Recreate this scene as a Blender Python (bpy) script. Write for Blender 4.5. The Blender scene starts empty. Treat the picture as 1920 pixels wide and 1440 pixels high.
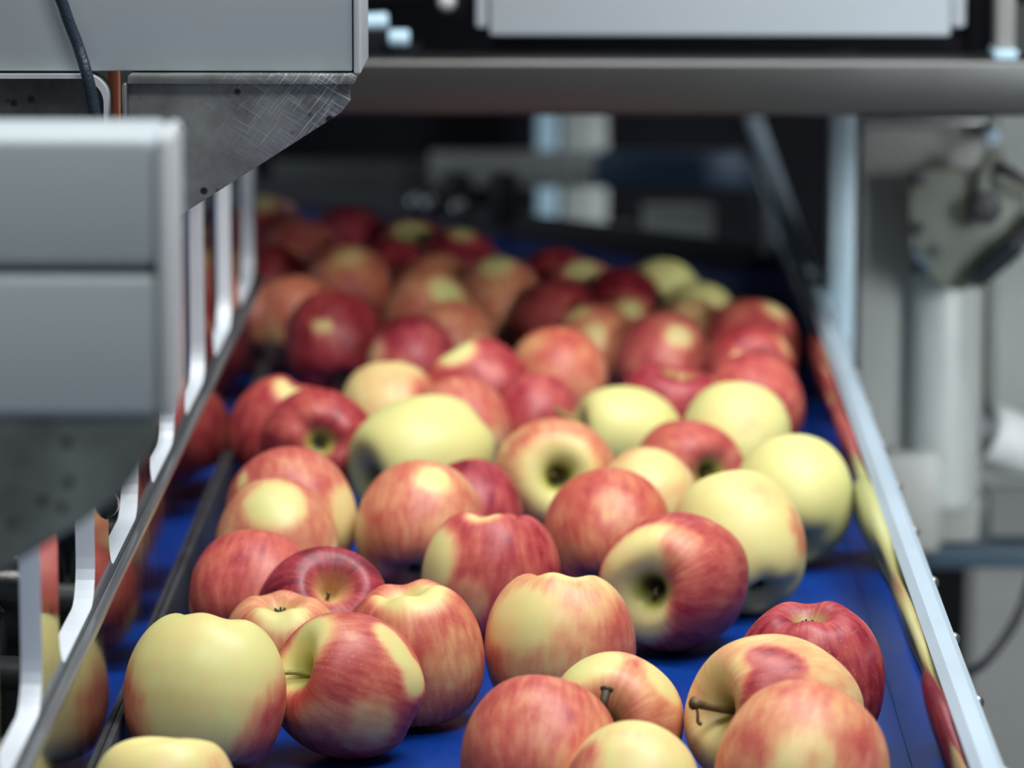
import bpy, bmesh, math, random
import numpy as np
from mathutils import Vector, Matrix
from mathutils.geometry import tessellate_polygon

random.seed(7)
SC = bpy.context.scene
COL = SC.collection

# ------------------------------------------------------------------ camera, light, exposure
BZ = 0.95                                   # height of the belt surface above the floor
CAM_H = 0.546                               # lens above the belt
PITCH = math.atan(1420 / 8000.0)
YAW = math.atan(120 / 8000.0 * math.cos(PITCH))
cam_d = bpy.data.cameras.new('camera')
cam = bpy.data.objects.new('camera', cam_d)
COL.objects.link(cam)
cam.location = (0, 0, BZ + CAM_H)
cam.rotation_euler = (math.pi / 2 - PITCH, 0, YAW)
cam_d.sensor_width = 36.0
cam_d.lens = 150.0
cam_d.clip_end = 60
cam_d.dof.use_dof = True
cam_d.dof.focus_distance = 2.08
cam_d.dof.aperture_fstop = 7.6
SC.camera = cam

world = bpy.data.worlds.new('hall_ambient')
SC.world = world
world.use_nodes = True
wn = world.node_tree.nodes
wn['Background'].inputs[0].default_value = (0.82, 0.91, 1.0, 1)
wn['Background'].inputs[1].default_value = 0.17

def area(name, loc, target, sx, sy, power, col, spread=180):
    d = bpy.data.lights.new(name, 'AREA')
    d.shape = 'RECTANGLE'
    d.size = sx
    d.size_y = sy
    d.energy = power
    d.color = col
    d.spread = math.radians(spread)
    o = bpy.data.objects.new(name, d)
    COL.objects.link(o)
    o.location = loc
    o.rotation_euler = (Vector(target) - Vector(loc)).to_track_quat('-Z', 'Y').to_euler()
    return o

area('hall_lamp_over_belt', (0.10, 2.20, BZ + 1.35), (0.03, 2.25, BZ), 0.28, 1.1, 16, (1.0, 0.97, 0.93))
area('hall_lamp_right', (0.95, 1.90, BZ + 2.1), (-0.05, 2.1, BZ), 0.9, 0.6, 24, (0.95, 0.98, 1.0))
area('fill_front', (0.25, 0.45, BZ + 2.5), (0.0, 2.1, BZ + 0.1), 1.2, 0.6, 32, (1.0, 0.98, 0.94))  # added soft fill for the faces turned to the lens
area('fill_aisle_rear', (1.5, 6.4, BZ + 1.9), (0.95, 6.3, 0.0), 0.4, 1.0, 26, (0.95, 0.98, 1.0), 120)  # added fill without a fixture, brightens the aisle floor
area('fill_right_aisle', (1.5, 1.3, BZ + 0.45), (0.62, 3.3, BZ - 0.15), 1.0, 1.0, 5.5, (0.93, 0.98, 1.0), 36)  # added low fill that lifts the right-hand machinery
area('fill_infeed', (-1.3, 3.3, BZ + 0.70), (0.2, 4.7, BZ + 0.12), 0.4, 0.4, 0.9, (0.85, 0.95, 1.0), 60)  # added weak fill to bring up the rear rails

SC.view_settings.view_transform = 'Standard'
SC.view_settings.look = 'None'
SC.view_settings.gamma = 1.0
SC.view_settings.use_curve_mapping = False
SC.view_settings.exposure = 0.0

# ------------------------------------------------------------------ helpers
Fv = np.array([-math.sin(YAW) * math.cos(PITCH), math.cos(YAW) * math.cos(PITCH), -math.sin(PITCH)])
Rv = np.array([math.cos(YAW), math.sin(YAW), 0.0])
Uv = np.cross(Rv, Fv)

def at(px, py, Y):
    """X and Z (world) of the place on the upright plane Y that the photograph shows at px, py."""
    v = Fv + (px - 960) / 8000.0 * Rv - (py - 720) / 8000.0 * Uv
    t = Y / v[1]
    return float(v[0] * t), float(BZ + CAM_H + v[2] * t)

def at3(px, py, Y):
    x, z = at(px, py, Y)
    return (x, Y, z)

def tag(o, label=None, cat=None, group=None, kind=None):
    if label: o['label'] = label
    if cat: o['category'] = cat
    if group: o['group'] = group
    if kind: o['kind'] = kind
    return o

def thing(name, label, cat, loc, group=None):
    o = bpy.data.objects.new(name, None)
    o.empty_display_size = 0.02
    COL.objects.link(o)
    o.location = loc
    return tag(o, label, cat, group)

def root_loc(p):
    v = Vector((0, 0, 0))
    while p is not None:
        v = v + p.location
        p = p.parent
    return v

def obj(name, bm, mat, parent=None, smooth=True, label=None):
    me = bpy.data.meshes.new(name)
    if parent is not None:
        bmesh.ops.translate(bm, verts=bm.verts, vec=-root_loc(parent))
    bmesh.ops.recalc_face_normals(bm, faces=bm.faces)
    if smooth:
        for f in bm.faces: f.smooth = True
        for e in bm.edges:
            if len(e.link_faces) == 2 and e.calc_face_angle(0) > 0.6: e.smooth = False
    bm.to_mesh(me)
    bm.free()
    me.materials.append(mat)
    o = bpy.data.objects.new(name, me)
    COL.objects.link(o)
    if parent is not None: o.parent = parent
    if label: o['label'] = label
    return o

def BM(): return bmesh.new()

def merge(bm, other):
    me = bpy.data.meshes.new('tmp')
    other.to_mesh(me); other.free()
    bm.from_mesh(me)
    bpy.data.meshes.remove(me)

def box(bm, x0, x1, y0, y1, z0, z1, bev=0.0, seg=2):
    b = bmesh.new()
    bmesh.ops.create_cube(b, size=1.0)
    for v in b.verts:
        v.co = Vector(((x0 + x1) / 2 + v.co.x * (x1 - x0), (y0 + y1) / 2 + v.co.y * (y1 - y0), (z0 + z1) / 2 + v.co.z * (z1 - z0)))
    if bev > 0: bmesh.ops.bevel(b, geom=list(b.edges), offset=bev, segments=seg, affect='EDGES', profile=0.5)
    merge(bm, b)
    return bm

def cyl(bm, p0, p1, r0, r1=None, seg=24, bev=0.0):
    if r1 is None: r1 = r0
    b = bmesh.new()
    p0 = Vector(p0); p1 = Vector(p1); d = p1 - p0
    bmesh.ops.create_cone(b, cap_ends=True, segments=seg, radius1=r0, radius2=r1, depth=d.length)
    if bev > 0:
        es = [e for e in b.edges if len(e.link_faces) == 2 and e.calc_face_angle(0) > 1.0]
        bmesh.ops.bevel(b, geom=es, offset=bev, segments=3, affect='EDGES', profile=0.5)
    M = Matrix.Translation((p0 + p1) / 2) @ d.to_track_quat('Z', 'Y').to_matrix().to_4x4()
    bmesh.ops.transform(b, matrix=M, verts=b.verts)
    merge(bm, b)
    return bm

def smooth_path(pts, n=8):
    pts = [Vector(p) for p in pts]
    out = []
    for i in range(len(pts) - 1):
        p0 = pts[max(i - 1, 0)]; p1 = pts[i]; p2 = pts[i + 1]; p3 = pts[min(i + 2, len(pts) - 1)]
        for k in range(n):
            t = k / n
            out.append(0.5 * ((2 * p1) + (p2 - p0) * t + (2 * p0 - 5 * p1 + 4 * p2 - p3) * t * t + (3 * p1 - p0 - 3 * p2 + p3) * t ** 3))
    out.append(pts[-1])
    return out

def tube(bm, pts, r, seg=12, n=8, radii=None):
    P = smooth_path(pts, n)
    rings = []
    up = Vector((0.13, 0.21, 0.97))
    for i, p in enumerate(P):
        t = (P[min(i + 1, len(P) - 1)] - P[max(i - 1, 0)]).normalized()
        a = t.cross(up)
        if a.length < 1e-3: a = t.cross(Vector((1, 0, 0)))
        a.normalize(); c = t.cross(a)
        rr = r if radii is None else radii[0] + (radii[1] - radii[0]) * i / (len(P) - 1)
        rings.append([bm.verts.new(p + a * (rr * math.cos(2 * math.pi * k / seg)) + c * (rr * math.sin(2 * math.pi * k / seg))) for k in range(seg)])
    for A, B in zip(rings, rings[1:]):
        for k in range(seg):
            bm.faces.new((A[k], A[(k + 1) % seg], B[(k + 1) % seg], B[k]))
    bm.faces.new(rings[0]); bm.faces.new(rings[-1])
    return bm

def plate(bm, poly, y0, y1, bev=0.0):
    """Upright plate: outline poly of (x, z) between the planes y0 and y1."""
    b = bmesh.new()
    vs = [b.verts.new((x, y0, z)) for x, z in poly]
    f = b.faces.new(vs)
    r = bmesh.ops.extrude_face_region(b, geom=[f])
    for g in r['geom']:
        if isinstance(g, bmesh.types.BMVert): g.co.y = y1
    if bev > 0:
        es = [e for e in b.edges if abs(e.verts[0].co.y - e.verts[1].co.y) < 1e-6]
        bmesh.ops.bevel(b, geom=es, offset=bev, segments=2, affect='EDGES', profile=0.5)
    merge(bm, b)
    return bm

def side_plate(bm, poly, x0, x1, bev=0.0):
    """Plate along the belt: outline poly of (y, z) between x0 and x1."""
    b = bmesh.new()
    vs = [b.verts.new((x0, y, z)) for y, z in poly]
    f = b.faces.new(vs)
    r = bmesh.ops.extrude_face_region(b, geom=[f])
    for g in r['geom']:
        if isinstance(g, bmesh.types.BMVert): g.co.x = x1
    if bev > 0:
        es = [e for e in b.edges if abs(e.verts[0].co.x - e.verts[1].co.x) < 1e-6]
        bmesh.ops.bevel(b, geom=es, offset=bev, segments=2, affect='EDGES', profile=0.5)
    bmesh.ops.triangulate(b, faces=[f for f in b.faces if len(f.verts) > 8])
    merge(bm, b)
    return bm

def round_poly(poly, r, n=5):
    """Round the corners of a closed outline; r is one radius or one per corner."""
    out = []
    N = len(poly)
    for i in range(N):
        rr = r[i] if isinstance(r, (list, tuple)) else r
        p = Vector(poly[i]); a = Vector(poly[i - 1]); c = Vector(poly[(i + 1) % N])
        if rr <= 0:
            out.append(tuple(p)); continue
        u = (a - p).normalized(); w = (c - p).normalized()
        q = min(rr, (a - p).length * 0.48, (c - p).length * 0.48)
        s = p + u * q; e = p + w * q
        for k in range(n + 1):
            t = k / n
            out.append(tuple((1 - t) ** 2 * s + 2 * t * (1 - t) * p + t * t * e))
    return out

# ------------------------------------------------------------------ materials
def new_mat(name):
    m = bpy.data.materials.new(name)
    m.use_nodes = True
    nt = m.node_tree
    b = nt.nodes['Principled BSDF']
    return m, nt, b

def N(nt, t, **kw):
    n = nt.nodes.new(t)
    for k, v in kw.items():
        if k.startswith('i_'): n.inputs[k[2:].replace('_', ' ')].default_value = v
        else: setattr(n, k, v)
    return n

def ramp(nt, fac, stops, interp='LINEAR'):
    r = nt.nodes.new('ShaderNodeValToRGB')
    r.color_ramp.interpolation = interp
    e = r.color_ramp.elements
    while len(e) > 1: e.remove(e[-1])
    e[0].position = stops[0][0]; e[0].color = stops[0][1]
    for p, c in stops[1:]:
        x = e.new(p); x.color = c
    nt.links.new(fac, r.inputs[0])
    return r

def c4(c): return (c[0], c[1], c[2], 1.0)

def surface(name, col, rough=0.5, metal=0.0, var=0.12, scale=9.0, bump=0.0, bscale=60.0, spec=0.5, stretch=(1, 1, 1), rvar=0.08):
    """Procedural paint / metal / rubber: uneven tone and gloss from noise, optional fine relief."""
    m, nt, b = new_mat(name)
    tc = N(nt, 'ShaderNodeTexCoord')
    mp = N(nt, 'ShaderNodeMapping')
    mp.inputs['Scale'].default_value = stretch
    nt.links.new(tc.outputs['Object'], mp.inputs[0])
    no = N(nt, 'ShaderNodeTexNoise', i_Scale=scale, i_Detail=6.0)
    nt.links.new(mp.outputs[0], no.inputs['Vector'])
    lo = tuple(max(0, x * (1 - var)) for x in col); hi = tuple(x * (1 + var) for x in col)
    r = ramp(nt, no.outputs[0], [(0.3, c4(lo)), (0.7, c4(hi))])
    nt.links.new(r.outputs[0], b.inputs['Base Color'])
    mr = N(nt, 'ShaderNodeMapRange')
    mr.inputs[3].default_value = max(0.02, rough - rvar); mr.inputs[4].default_value = min(1, rough + rvar)
    nt.links.new(no.outputs[0], mr.inputs[0])
    nt.links.new(mr.outputs[0], b.inputs['Roughness'])
    b.inputs['Metallic'].default_value = metal
    b.inputs['Specular IOR Level'].default_value = spec
    if bump > 0:
        n2 = N(nt, 'ShaderNodeTexNoise', i_Scale=bscale, i_Detail=3.0)
        nt.links.new(mp.outputs[0], n2.inputs['Vector'])
        bp = N(nt, 'ShaderNodeBump')
        bp.inputs['Strength'].default_value = bump
        bp.inputs['Distance'].default_value = 0.001
        nt.links.new(n2.outputs[0], bp.inputs['Height'])
        nt.links.new(bp.outputs[0], b.inputs['Normal'])
    return m

M = {}
M['paint'] = surface('grey_machine_paint', (0.46, 0.54, 0.58), 0.42, 0, 0.05, 4, 0.05, 300)
M['paint_light'] = surface('light_cover_paint', (0.42, 0.48, 0.53), 0.45, 0, 0.04, 3)
M['paint_lit_edge'] = surface('lit_edge_paint', (0.62, 0.66, 0.69), 0.4, 0, 0.05, 6)  # pale tone puts light on box sides and bracket rim into the colour
M['steel'] = surface('satin_steel', (0.46, 0.47, 0.47), 0.36, 1.0, 0.12, 5, 0.03, 500, stretch=(1, 1, 1))
M['beam'] = surface('brushed_beam_steel', (0.10, 0.102, 0.103), 0.34, 0.85, 0.10, 4)
M['lip'] = surface('grey_steel_lip', (0.30, 0.32, 0.335), 0.32, 0.8, 0.15, 60, stretch=(1, 0.1, 1))
M['flange'] = surface('pale_blue_grey_flange', (0.58, 0.72, 0.84), 0.42, 0.4, 0.05, 6)
M['post'] = surface('pale_blue_post', (0.27, 0.36, 0.415), 0.45, 0.2, 0.06, 6)
M['steel_bright'] = surface('bright_steel', (0.62, 0.68, 0.74), 0.40, 0.55, 0.06, 6)
M['steel_cut'] = surface('cut_steel_edge', (0.80, 0.87, 0.94), 0.45, 0.2, 0.06, 20)
M['steel_dull'] = surface('dull_grey_steel', (0.20, 0.21, 0.205), 0.5, 0.35, 0.12, 7)
M['steel_green'] = surface('olive_grey_steel', (0.125, 0.14, 0.115), 0.5, 0.2, 0.14, 14)
M['grey_column'] = surface('grey_column_paint', (0.27, 0.275, 0.265), 0.5, 0.1, 0.08, 6)
M['grey_pale'] = surface('pale_grey_tube', (0.36, 0.39, 0.38), 0.45, 0.1, 0.06, 6)
M['black'] = surface('black_rubber', (0.010, 0.011, 0.016), 0.5, 0, 0.3, 20)
M['black_gloss'] = surface('wet_black_plastic', (0.008, 0.012, 0.016), 0.18, 0, 0.3, 20, 0.5, 60)
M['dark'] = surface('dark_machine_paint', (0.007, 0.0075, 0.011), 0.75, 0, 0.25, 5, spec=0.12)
M['dark_grey'] = surface('dark_grey_metal', (0.055, 0.062, 0.066), 0.5, 0.3, 0.2, 8)
M['navy'] = surface('navy_paint', (0.012, 0.035, 0.075), 0.5, 0, 0.15, 6)
M['blue_bar'] = surface('dull_blue_paint', (0.030, 0.055, 0.080), 0.5, 0, 0.12, 5)
M['pale_blue'] = surface('pale_blue_plastic', (0.45, 0.66, 0.80), 0.4, 0, 0.05, 5)
M['white_plastic'] = surface('white_plastic', (0.48, 0.50, 0.50), 0.4, 0, 0.05, 5)
M['skirt'] = surface('grey_rubber_skirt', (0.032, 0.035, 0.042), 0.55, 0, 0.3, 40, 0.3, 220)
M['cable'] = surface('blue_black_cable', (0.018, 0.032, 0.050), 0.35, 0, 0.25, 80, 0.4, 700)
M['orange'] = surface('orange_paint', (0.75, 0.27, 0.14), 0.4, 0, 0.15, 12)
M['concrete'] = surface('hall_floor_concrete', (0.26, 0.27, 0.265), 0.6, 0, 0.10, 2.5, 0.1, 30)
M['wall'] = surface('hall_wall_paint', (0.30, 0.315, 0.31), 0.7, 0, 0.05, 1.2)
M['brown'] = surface('red_reflection_board', (0.035, 0.030, 0.036), 0.5, 0.1, 0.2, 12)  # dark reddish tone stands for the reflection in the guard board

def mirror_mat():
    m, nt, b = new_mat('polished_steel_sheet')
    b.inputs['Metallic'].default_value = 1.0
    tc = N(nt, 'ShaderNodeTexCoord')
    mp = N(nt, 'ShaderNodeMapping'); mp.inputs['Scale'].default_value = (40, 40, 2.0)   # drips run down
    nt.links.new(tc.outputs['Object'], mp.inputs[0])
    no = N(nt, 'ShaderNodeTexNoise', i_Scale=1.0, i_Detail=5.0)
    nt.links.new(mp.outputs[0], no.inputs['Vector'])
    r = ramp(nt, no.outputs[0], [(0.30, (0.34, 0.34, 0.36, 1)), (0.72, (0.50, 0.50, 0.52, 1))])
    nt.links.new(r.outputs[0], b.inputs['Base Color'])
    rr = ramp(nt, no.outputs[0], [(0.35, (0.05, 0.05, 0.05, 1)), (0.75, (0.13, 0.13, 0.13, 1))])
    nt.links.new(rr.outputs[0], b.inputs['Roughness'])
    return m
M['mirror'] = mirror_mat()

def rail_mat():
    m, nt, b = new_mat('satin_rail_sheet')
    b.inputs['Metallic'].default_value = 1.0
    b.inputs['Base Color'].default_value = (0.50, 0.58, 0.66, 1)
    tc = N(nt, 'ShaderNodeTexCoord')
    no = N(nt, 'ShaderNodeTexNoise', i_Scale=14.0, i_Detail=5.0)
    nt.links.new(tc.outputs['Object'], no.inputs['Vector'])
    rr = ramp(nt, no.outputs[0], [(0.3, (0.07, 0.07, 0.07, 1)), (0.75, (0.14, 0.14, 0.14, 1))])
    nt.links.new(rr.outputs[0], b.inputs['Roughness'])
    return m
M['rail'] = rail_mat()

def gusset_mat(name, base, hatch):
    """Worn bare steel with stains, dark flecks and crossed grinding scratches."""
    m, nt, b = new_mat(name)
    tc = N(nt, 'ShaderNodeTexCoord')
    no = N(nt, 'ShaderNodeTexNoise', i_Scale=24.0, i_Detail=7.0, i_Roughness=0.62)
    nt.links.new(tc.outputs['Object'], no.inputs['Vector'])
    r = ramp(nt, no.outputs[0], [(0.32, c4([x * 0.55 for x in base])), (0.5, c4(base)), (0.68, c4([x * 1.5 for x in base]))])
    last = r.outputs[0]
    if hatch:
        fac = None
        for ang in (0.55, -0.9):
            mp = N(nt, 'ShaderNodeMapping')
            mp.inputs['Rotation'].default_value = (0, ang, 0)
            mp.vector_type = 'TEXTURE'
            mp.inputs['Scale'].default_value = (1 / 60, 1 / 60, 1 / 1500)
            nt.links.new(tc.outputs['Object'], mp.inputs[0])
            s = N(nt, 'ShaderNodeTexNoise', i_Scale=1.0, i_Detail=2.0)
            nt.links.new(mp.outputs[0], s.inputs['Vector'])
            q = ramp(nt, s.outputs[0], [(0.56, (0, 0, 0, 1)), (0.70, (1, 1, 1, 1))])
            if fac is None: fac = q.outputs[0]
            else:
                mx = N(nt, 'ShaderNodeMath', operation='MAXIMUM')
                nt.links.new(fac, mx.inputs[0]); nt.links.new(q.outputs[0], mx.inputs[1]); fac = mx.outputs[0]
        zone = N(nt, 'ShaderNodeVectorMath', operation='DISTANCE')       # rubbed bright near the free end
        nt.links.new(tc.outputs['Object'], zone.inputs[0])
        zone.inputs[1].default_value = (0.185, 0.0, 0.318)
        zr = ramp(nt, zone.outputs['Value'], [(0.008, (0.9, 0.9, 0.9, 1)), (0.07, (0, 0, 0, 1))])
        mm = N(nt, 'ShaderNodeMath', operation='MULTIPLY')
        nt.links.new(fac, mm.inputs[0]); nt.links.new(zr.outputs[0], mm.inputs[1])
        mix = N(nt, 'ShaderNodeMixRGB')
        nt.links.new(mm.outputs[0], mix.inputs[0]); nt.links.new(last, mix.inputs[1])
        mix.inputs[2].default_value = (0.72, 0.77, 0.80, 1)
        last = mix.outputs[0]
    vo = N(nt, 'ShaderNodeTexVoronoi', i_Scale=110.0, i_Randomness=1.0)
    nt.links.new(tc.outputs['Object'], vo.inputs['Vector'])
    fl = ramp(nt, vo.outputs['Distance'], [(0.16, (1, 1, 1, 1)), (0.26, (0, 0, 0, 1))])
    gate = N(nt, 'ShaderNodeMath', operation='GREATER_THAN'); gate.inputs[1].default_value = 0.62
    sep = N(nt, 'ShaderNodeSeparateColor')
    nt.links.new(vo.outputs['Color'], sep.inputs[0]); nt.links.new(sep.outputs[0], gate.inputs[0])
    fm = N(nt, 'ShaderNodeMath', operation='MULTIPLY')
    nt.links.new(fl.outputs[0], fm.inputs[0]); nt.links.new(gate.outputs[0], fm.inputs[1])
    mix2 = N(nt, 'ShaderNodeMixRGB')
    nt.links.new(fm.outputs[0], mix2.inputs[0]); nt.links.new(last, mix2.inputs[1])
    mix2.inputs[2].default_value = (0.03, 0.03, 0.028, 1)
    nt.links.new(mix2.outputs[0], b.inputs['Base Color'])
    b.inputs['Metallic'].default_value = 0.45
    b.inputs['Roughness'].default_value = 0.42
    return m
M['gusset'] = gusset_mat('ground_steel_gusset', (0.25, 0.265, 0.265), True)
M['gusset_dark'] = gusset_mat('shaded_steel_gusset', (0.11, 0.12, 0.12), False)  # bracket steel in a darker tone, its shade put into the colour
M['gusset_front'] = gusset_mat('dull_steel_gusset', (0.22, 0.255, 0.25), False)

def speckled_paint():
    m, nt, b = new_mat('speckled_grey_paint')
    tc = N(nt, 'ShaderNodeTexCoord')
    no = N(nt, 'ShaderNodeTexNoise', i_Scale=5.0, i_Detail=4.0)
    nt.links.new(tc.outputs['Object'], no.inputs['Vector'])
    r = ramp(nt, no.outputs[0], [(0.3, (0.45, 0.52, 0.55, 1)), (0.7, (0.50, 0.565, 0.59, 1))])
    vo = N(nt, 'ShaderNodeTexVoronoi', i_Scale=42.0)
    nt.links.new(tc.outputs['Object'], vo.inputs['Vector'])
    fl = ramp(nt, vo.outputs['Distance'], [(0.06, (1, 1, 1, 1)), (0.10, (0, 0, 0, 1))])
    sep = N(nt, 'ShaderNodeSeparateColor'); nt.links.new(vo.outputs['Color'], sep.inputs[0])
    gate = N(nt, 'ShaderNodeMath', operation='GREATER_THAN'); gate.inputs[1].default_value = 0.80
    nt.links.new(sep.outputs[0], gate.inputs[0])
    fm = N(nt, 'ShaderNodeMath', operation='MULTIPLY')
    nt.links.new(fl.outputs[0], fm.inputs[0]); nt.links.new(gate.outputs[0], fm.inputs[1])
    mix = N(nt, 'ShaderNodeMixRGB'); mix.inputs[2].default_value = (0.10, 0.07, 0.04, 1)
    nt.links.new(fm.outputs[0], mix.inputs[0]); nt.links.new(r.outputs[0], mix.inputs[1])
    nt.links.new(mix.outputs[0], b.inputs['Base Color'])
    b.inputs['Roughness'].default_value = 0.42
    return m
M['paint_speck'] = speckled_paint()

def belt_mat():
    m, nt, b = new_mat('blue_conveyor_belt')
    tc = N(nt, 'ShaderNodeTexCoord')
    mp = N(nt, 'ShaderNodeMapping'); mp.inputs['Scale'].default_value = (1, 0.25, 1)
    nt.links.new(tc.outputs['Object'], mp.inputs[0])
    no = N(nt, 'ShaderNodeTexNoise', i_Scale=40.0, i_Detail=6.0)
    nt.links.new(mp.outputs[0], no.inputs['Vector'])
    r = ramp(nt, no.outputs[0], [(0.3, (0.0006, 0.027, 0.20, 1)), (0.7, (0.0012, 0.040, 0.265, 1))])
    nt.links.new(r.outputs[0], b.inputs['Base Color'])
    rr = ramp(nt, no.outputs[0], [(0.3, (0.34, 0.34, 0.34, 1)), (0.7, (0.5, 0.5, 0.5, 1))])
    nt.links.new(rr.outputs[0], b.inputs['Roughness'])
    b.inputs['Specular IOR Level'].default_value = 0.25
    n2 = N(nt, 'ShaderNodeTexNoise', i_Scale=900.0, i_Detail=2.0)
    nt.links.new(tc.outputs['Object'], n2.inputs['Vector'])
    bp = N(nt, 'ShaderNodeBump'); bp.inputs['Strength'].default_value = 0.12; bp.inputs['Distance'].default_value = 0.0005
    nt.links.new(n2.outputs[0], bp.inputs['Height']); nt.links.new(bp.outputs[0], b.inputs['Normal'])
    return m
M['belt'] = belt_mat()

def apple_mat():
    """Skin: attribute 'blush' (where the sun reddened the fruit) broken up by streaks along the meridians,
    'tint' (orange red .. crimson), 'hollow' (stem and calyx basins), pale lenticels."""
    m, nt, b = new_mat('apple_skin')
    L = nt.links.new
    tc = N(nt, 'ShaderNodeTexCoord')
    at_b = N(nt, 'ShaderNodeAttribute', attribute_name='blush')
    at_t = N(nt, 'ShaderNodeAttribute', attribute_name='tint')
    at_h = N(nt, 'ShaderNodeAttribute', attribute_name='hollow')
    at_s = N(nt, 'ShaderNodeAttribute', attribute_name='seed')
    sx = N(nt, 'ShaderNodeSeparateXYZ'); L(tc.outputs['Object'], sx.inputs[0])
    flat = N(nt, 'ShaderNodeCombineXYZ'); L(sx.outputs[0], flat.inputs[0]); L(sx.outputs[1], flat.inputs[1])
    nrm = N(nt, 'ShaderNodeVectorMath', operation='NORMALIZE'); L(flat.outputs[0], nrm.inputs[0])
    sc = N(nt, 'ShaderNodeVectorMath', operation='SCALE'); sc.inputs['Scale'].default_value = 5.0; L(nrm.outputs[0], sc.inputs[0])
    zz = N(nt, 'ShaderNodeMath', operation='MULTIPLY'); zz.inputs[1].default_value = 45.0; L(sx.outputs[2], zz.inputs[0])
    zs = N(nt, 'ShaderNodeMath', operation='ADD'); L(zz.outputs[0], zs.inputs[0]); L(at_s.outputs['Fac'], zs.inputs[1])
    cz = N(nt, 'ShaderNodeCombineXYZ'); L(zs.outputs[0], cz.inputs[2])
    ad = N(nt, 'ShaderNodeVectorMath', operation='ADD'); L(sc.outputs[0], ad.inputs[0]); L(cz.outputs[0], ad.inputs[1])
    st = N(nt, 'ShaderNodeTexNoise', i_Scale=1.6, i_Detail=4.0, i_Roughness=0.55); L(ad.outputs[0], st.inputs['Vector'])
    ofs = N(nt, 'ShaderNodeVectorMath', operation='ADD'); L(tc.outputs['Object'], ofs.inputs[0]); cs = N(nt, 'ShaderNodeCombineXYZ'); L(at_s.outputs['Fac'], cs.inputs[0]); L(cs.outputs[0], ofs.inputs[1])
    bl = N(nt, 'ShaderNodeTexNoise', i_Scale=55.0, i_Detail=4.0); L(ofs.outputs[0], bl.inputs['Vector'])
    def madd(x, k, c):
        n = N(nt, 'ShaderNodeMath', operation='MULTIPLY_ADD'); L(x, n.inputs[0]); n.inputs[1].default_value = k
        if isinstance(c, float): n.inputs[2].default_value = c
        else: L(c, n.inputs[2])
        return n.outputs[0]
    # noise counts most where blush and ground colour meet
    e1 = madd(st.outputs[0], 0.46, -0.23)
    e2 = madd(bl.outputs[0], 0.34, -0.17)
    es = N(nt, 'ShaderNodeMath', operation='ADD'); L(e1, es.inputs[0]); L(e2, es.inputs[1])
    k1 = N(nt, 'ShaderNodeMath', operation='MULTIPLY'); L(at_b.outputs['Fac'], k1.inputs[0])
    om = madd(at_b.outputs['Fac'], -0.75, 1.0); L(om, k1.inputs[1])
    k2 = N(nt, 'ShaderNodeMath', operation='MULTIPLY'); L(k1.outputs[0], k2.inputs[0]); k2.inputs[1].default_value = 2.2
    em = N(nt, 'ShaderNodeMath', operation='MULTIPLY'); L(es.outputs[0], em.inputs[0]); L(k2.outputs[0], em.inputs[1])
    em2 = N(nt, 'ShaderNodeMath', operation='ADD')
    bb = N(nt, 'ShaderNodeMath', operation='ADD'); bb.use_clamp = True; L(madd(bl.outputs[0], 0.34, madd(st.outputs[0], 0.16, -0.25)), em2.inputs[0]); L(em.outputs[0], em2.inputs[1]); L(at_b.outputs['Fac'], bb.inputs[0]); L(em2.outputs[0], bb.inputs[1])
    warm = ramp(nt, bb.outputs[0], APPLE_WARM)
    cool = ramp(nt, bb.outputs[0], APPLE_COOL)
    mix = N(nt, 'ShaderNodeMixRGB'); L(at_t.outputs['Fac'], mix.inputs[0]); L(warm.outputs[0], mix.inputs[1]); L(cool.outputs[0], mix.inputs[2])
    # lenticels
    vo = N(nt, 'ShaderNodeTexVoronoi', i_Scale=330.0); L(tc.outputs['Object'], vo.inputs['Vector'])
    dots = ramp(nt, vo.outputs['Distance'], [(0.12, (1, 1, 1, 1)), (0.24, (0, 0, 0, 1))])
    dk = N(nt, 'ShaderNodeMath', operation='MULTIPLY'); dk.inputs[1].default_value = 0.12; L(dots.outputs[0], dk.inputs[0])
    m2 = N(nt, 'ShaderNodeMixRGB'); L(dk.outputs[0], m2.inputs[0]); L(mix.outputs[0], m2.inputs[1]); m2.inputs[2].default_value = (0.80, 0.62, 0.38, 1)
    hr = ramp(nt, at_h.outputs['Fac'], [(0.0, (0.60, 0.60, 0.20, 1)), (0.45, (0.38, 0.40, 0.07, 1)), (0.78, (0.12, 0.12, 0.022, 1)), (1.0, (0.035, 0.03, 0.012, 1))])  # basin skin green to russet; recess darkness also painted into the centre
    hf = ramp(nt, at_h.outputs['Fac'], [(0.0, (0, 0, 0, 1)), (0.45, (0.8, 0.8, 0.8, 1)), (0.7, (1, 1, 1, 1))])
    m3 = N(nt, 'ShaderNodeMixRGB'); L(hf.outputs[0], m3.inputs[0]); L(m2.outputs[0], m3.inputs[1]); L(hr.outputs[0], m3.inputs[2])
    L(m3.outputs[0], b.inputs['Base Color'])
    b.inputs['Roughness'].default_value = 0.43
    b.inputs['Specular IOR Level'].default_value = 0.45
    bp = N(nt, 'ShaderNodeBump'); bp.inputs['Strength'].default_value = 0.10; bp.inputs['Distance'].default_value = 0.0006
    L(bl.outputs[0], bp.inputs['Height']); L(bp.outputs[0], b.inputs['Normal'])
    return m
APPLE_WARM = [(0.0, (0.72, 0.70, 0.275, 1)), (0.22, (0.76, 0.595, 0.24, 1)), (0.45, (0.70, 0.33, 0.15, 1)), (0.68, (0.55, 0.125, 0.078, 1)), (0.88, (0.39, 0.038, 0.042, 1)), (1.0, (0.20, 0.010, 0.018, 1))]
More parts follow.
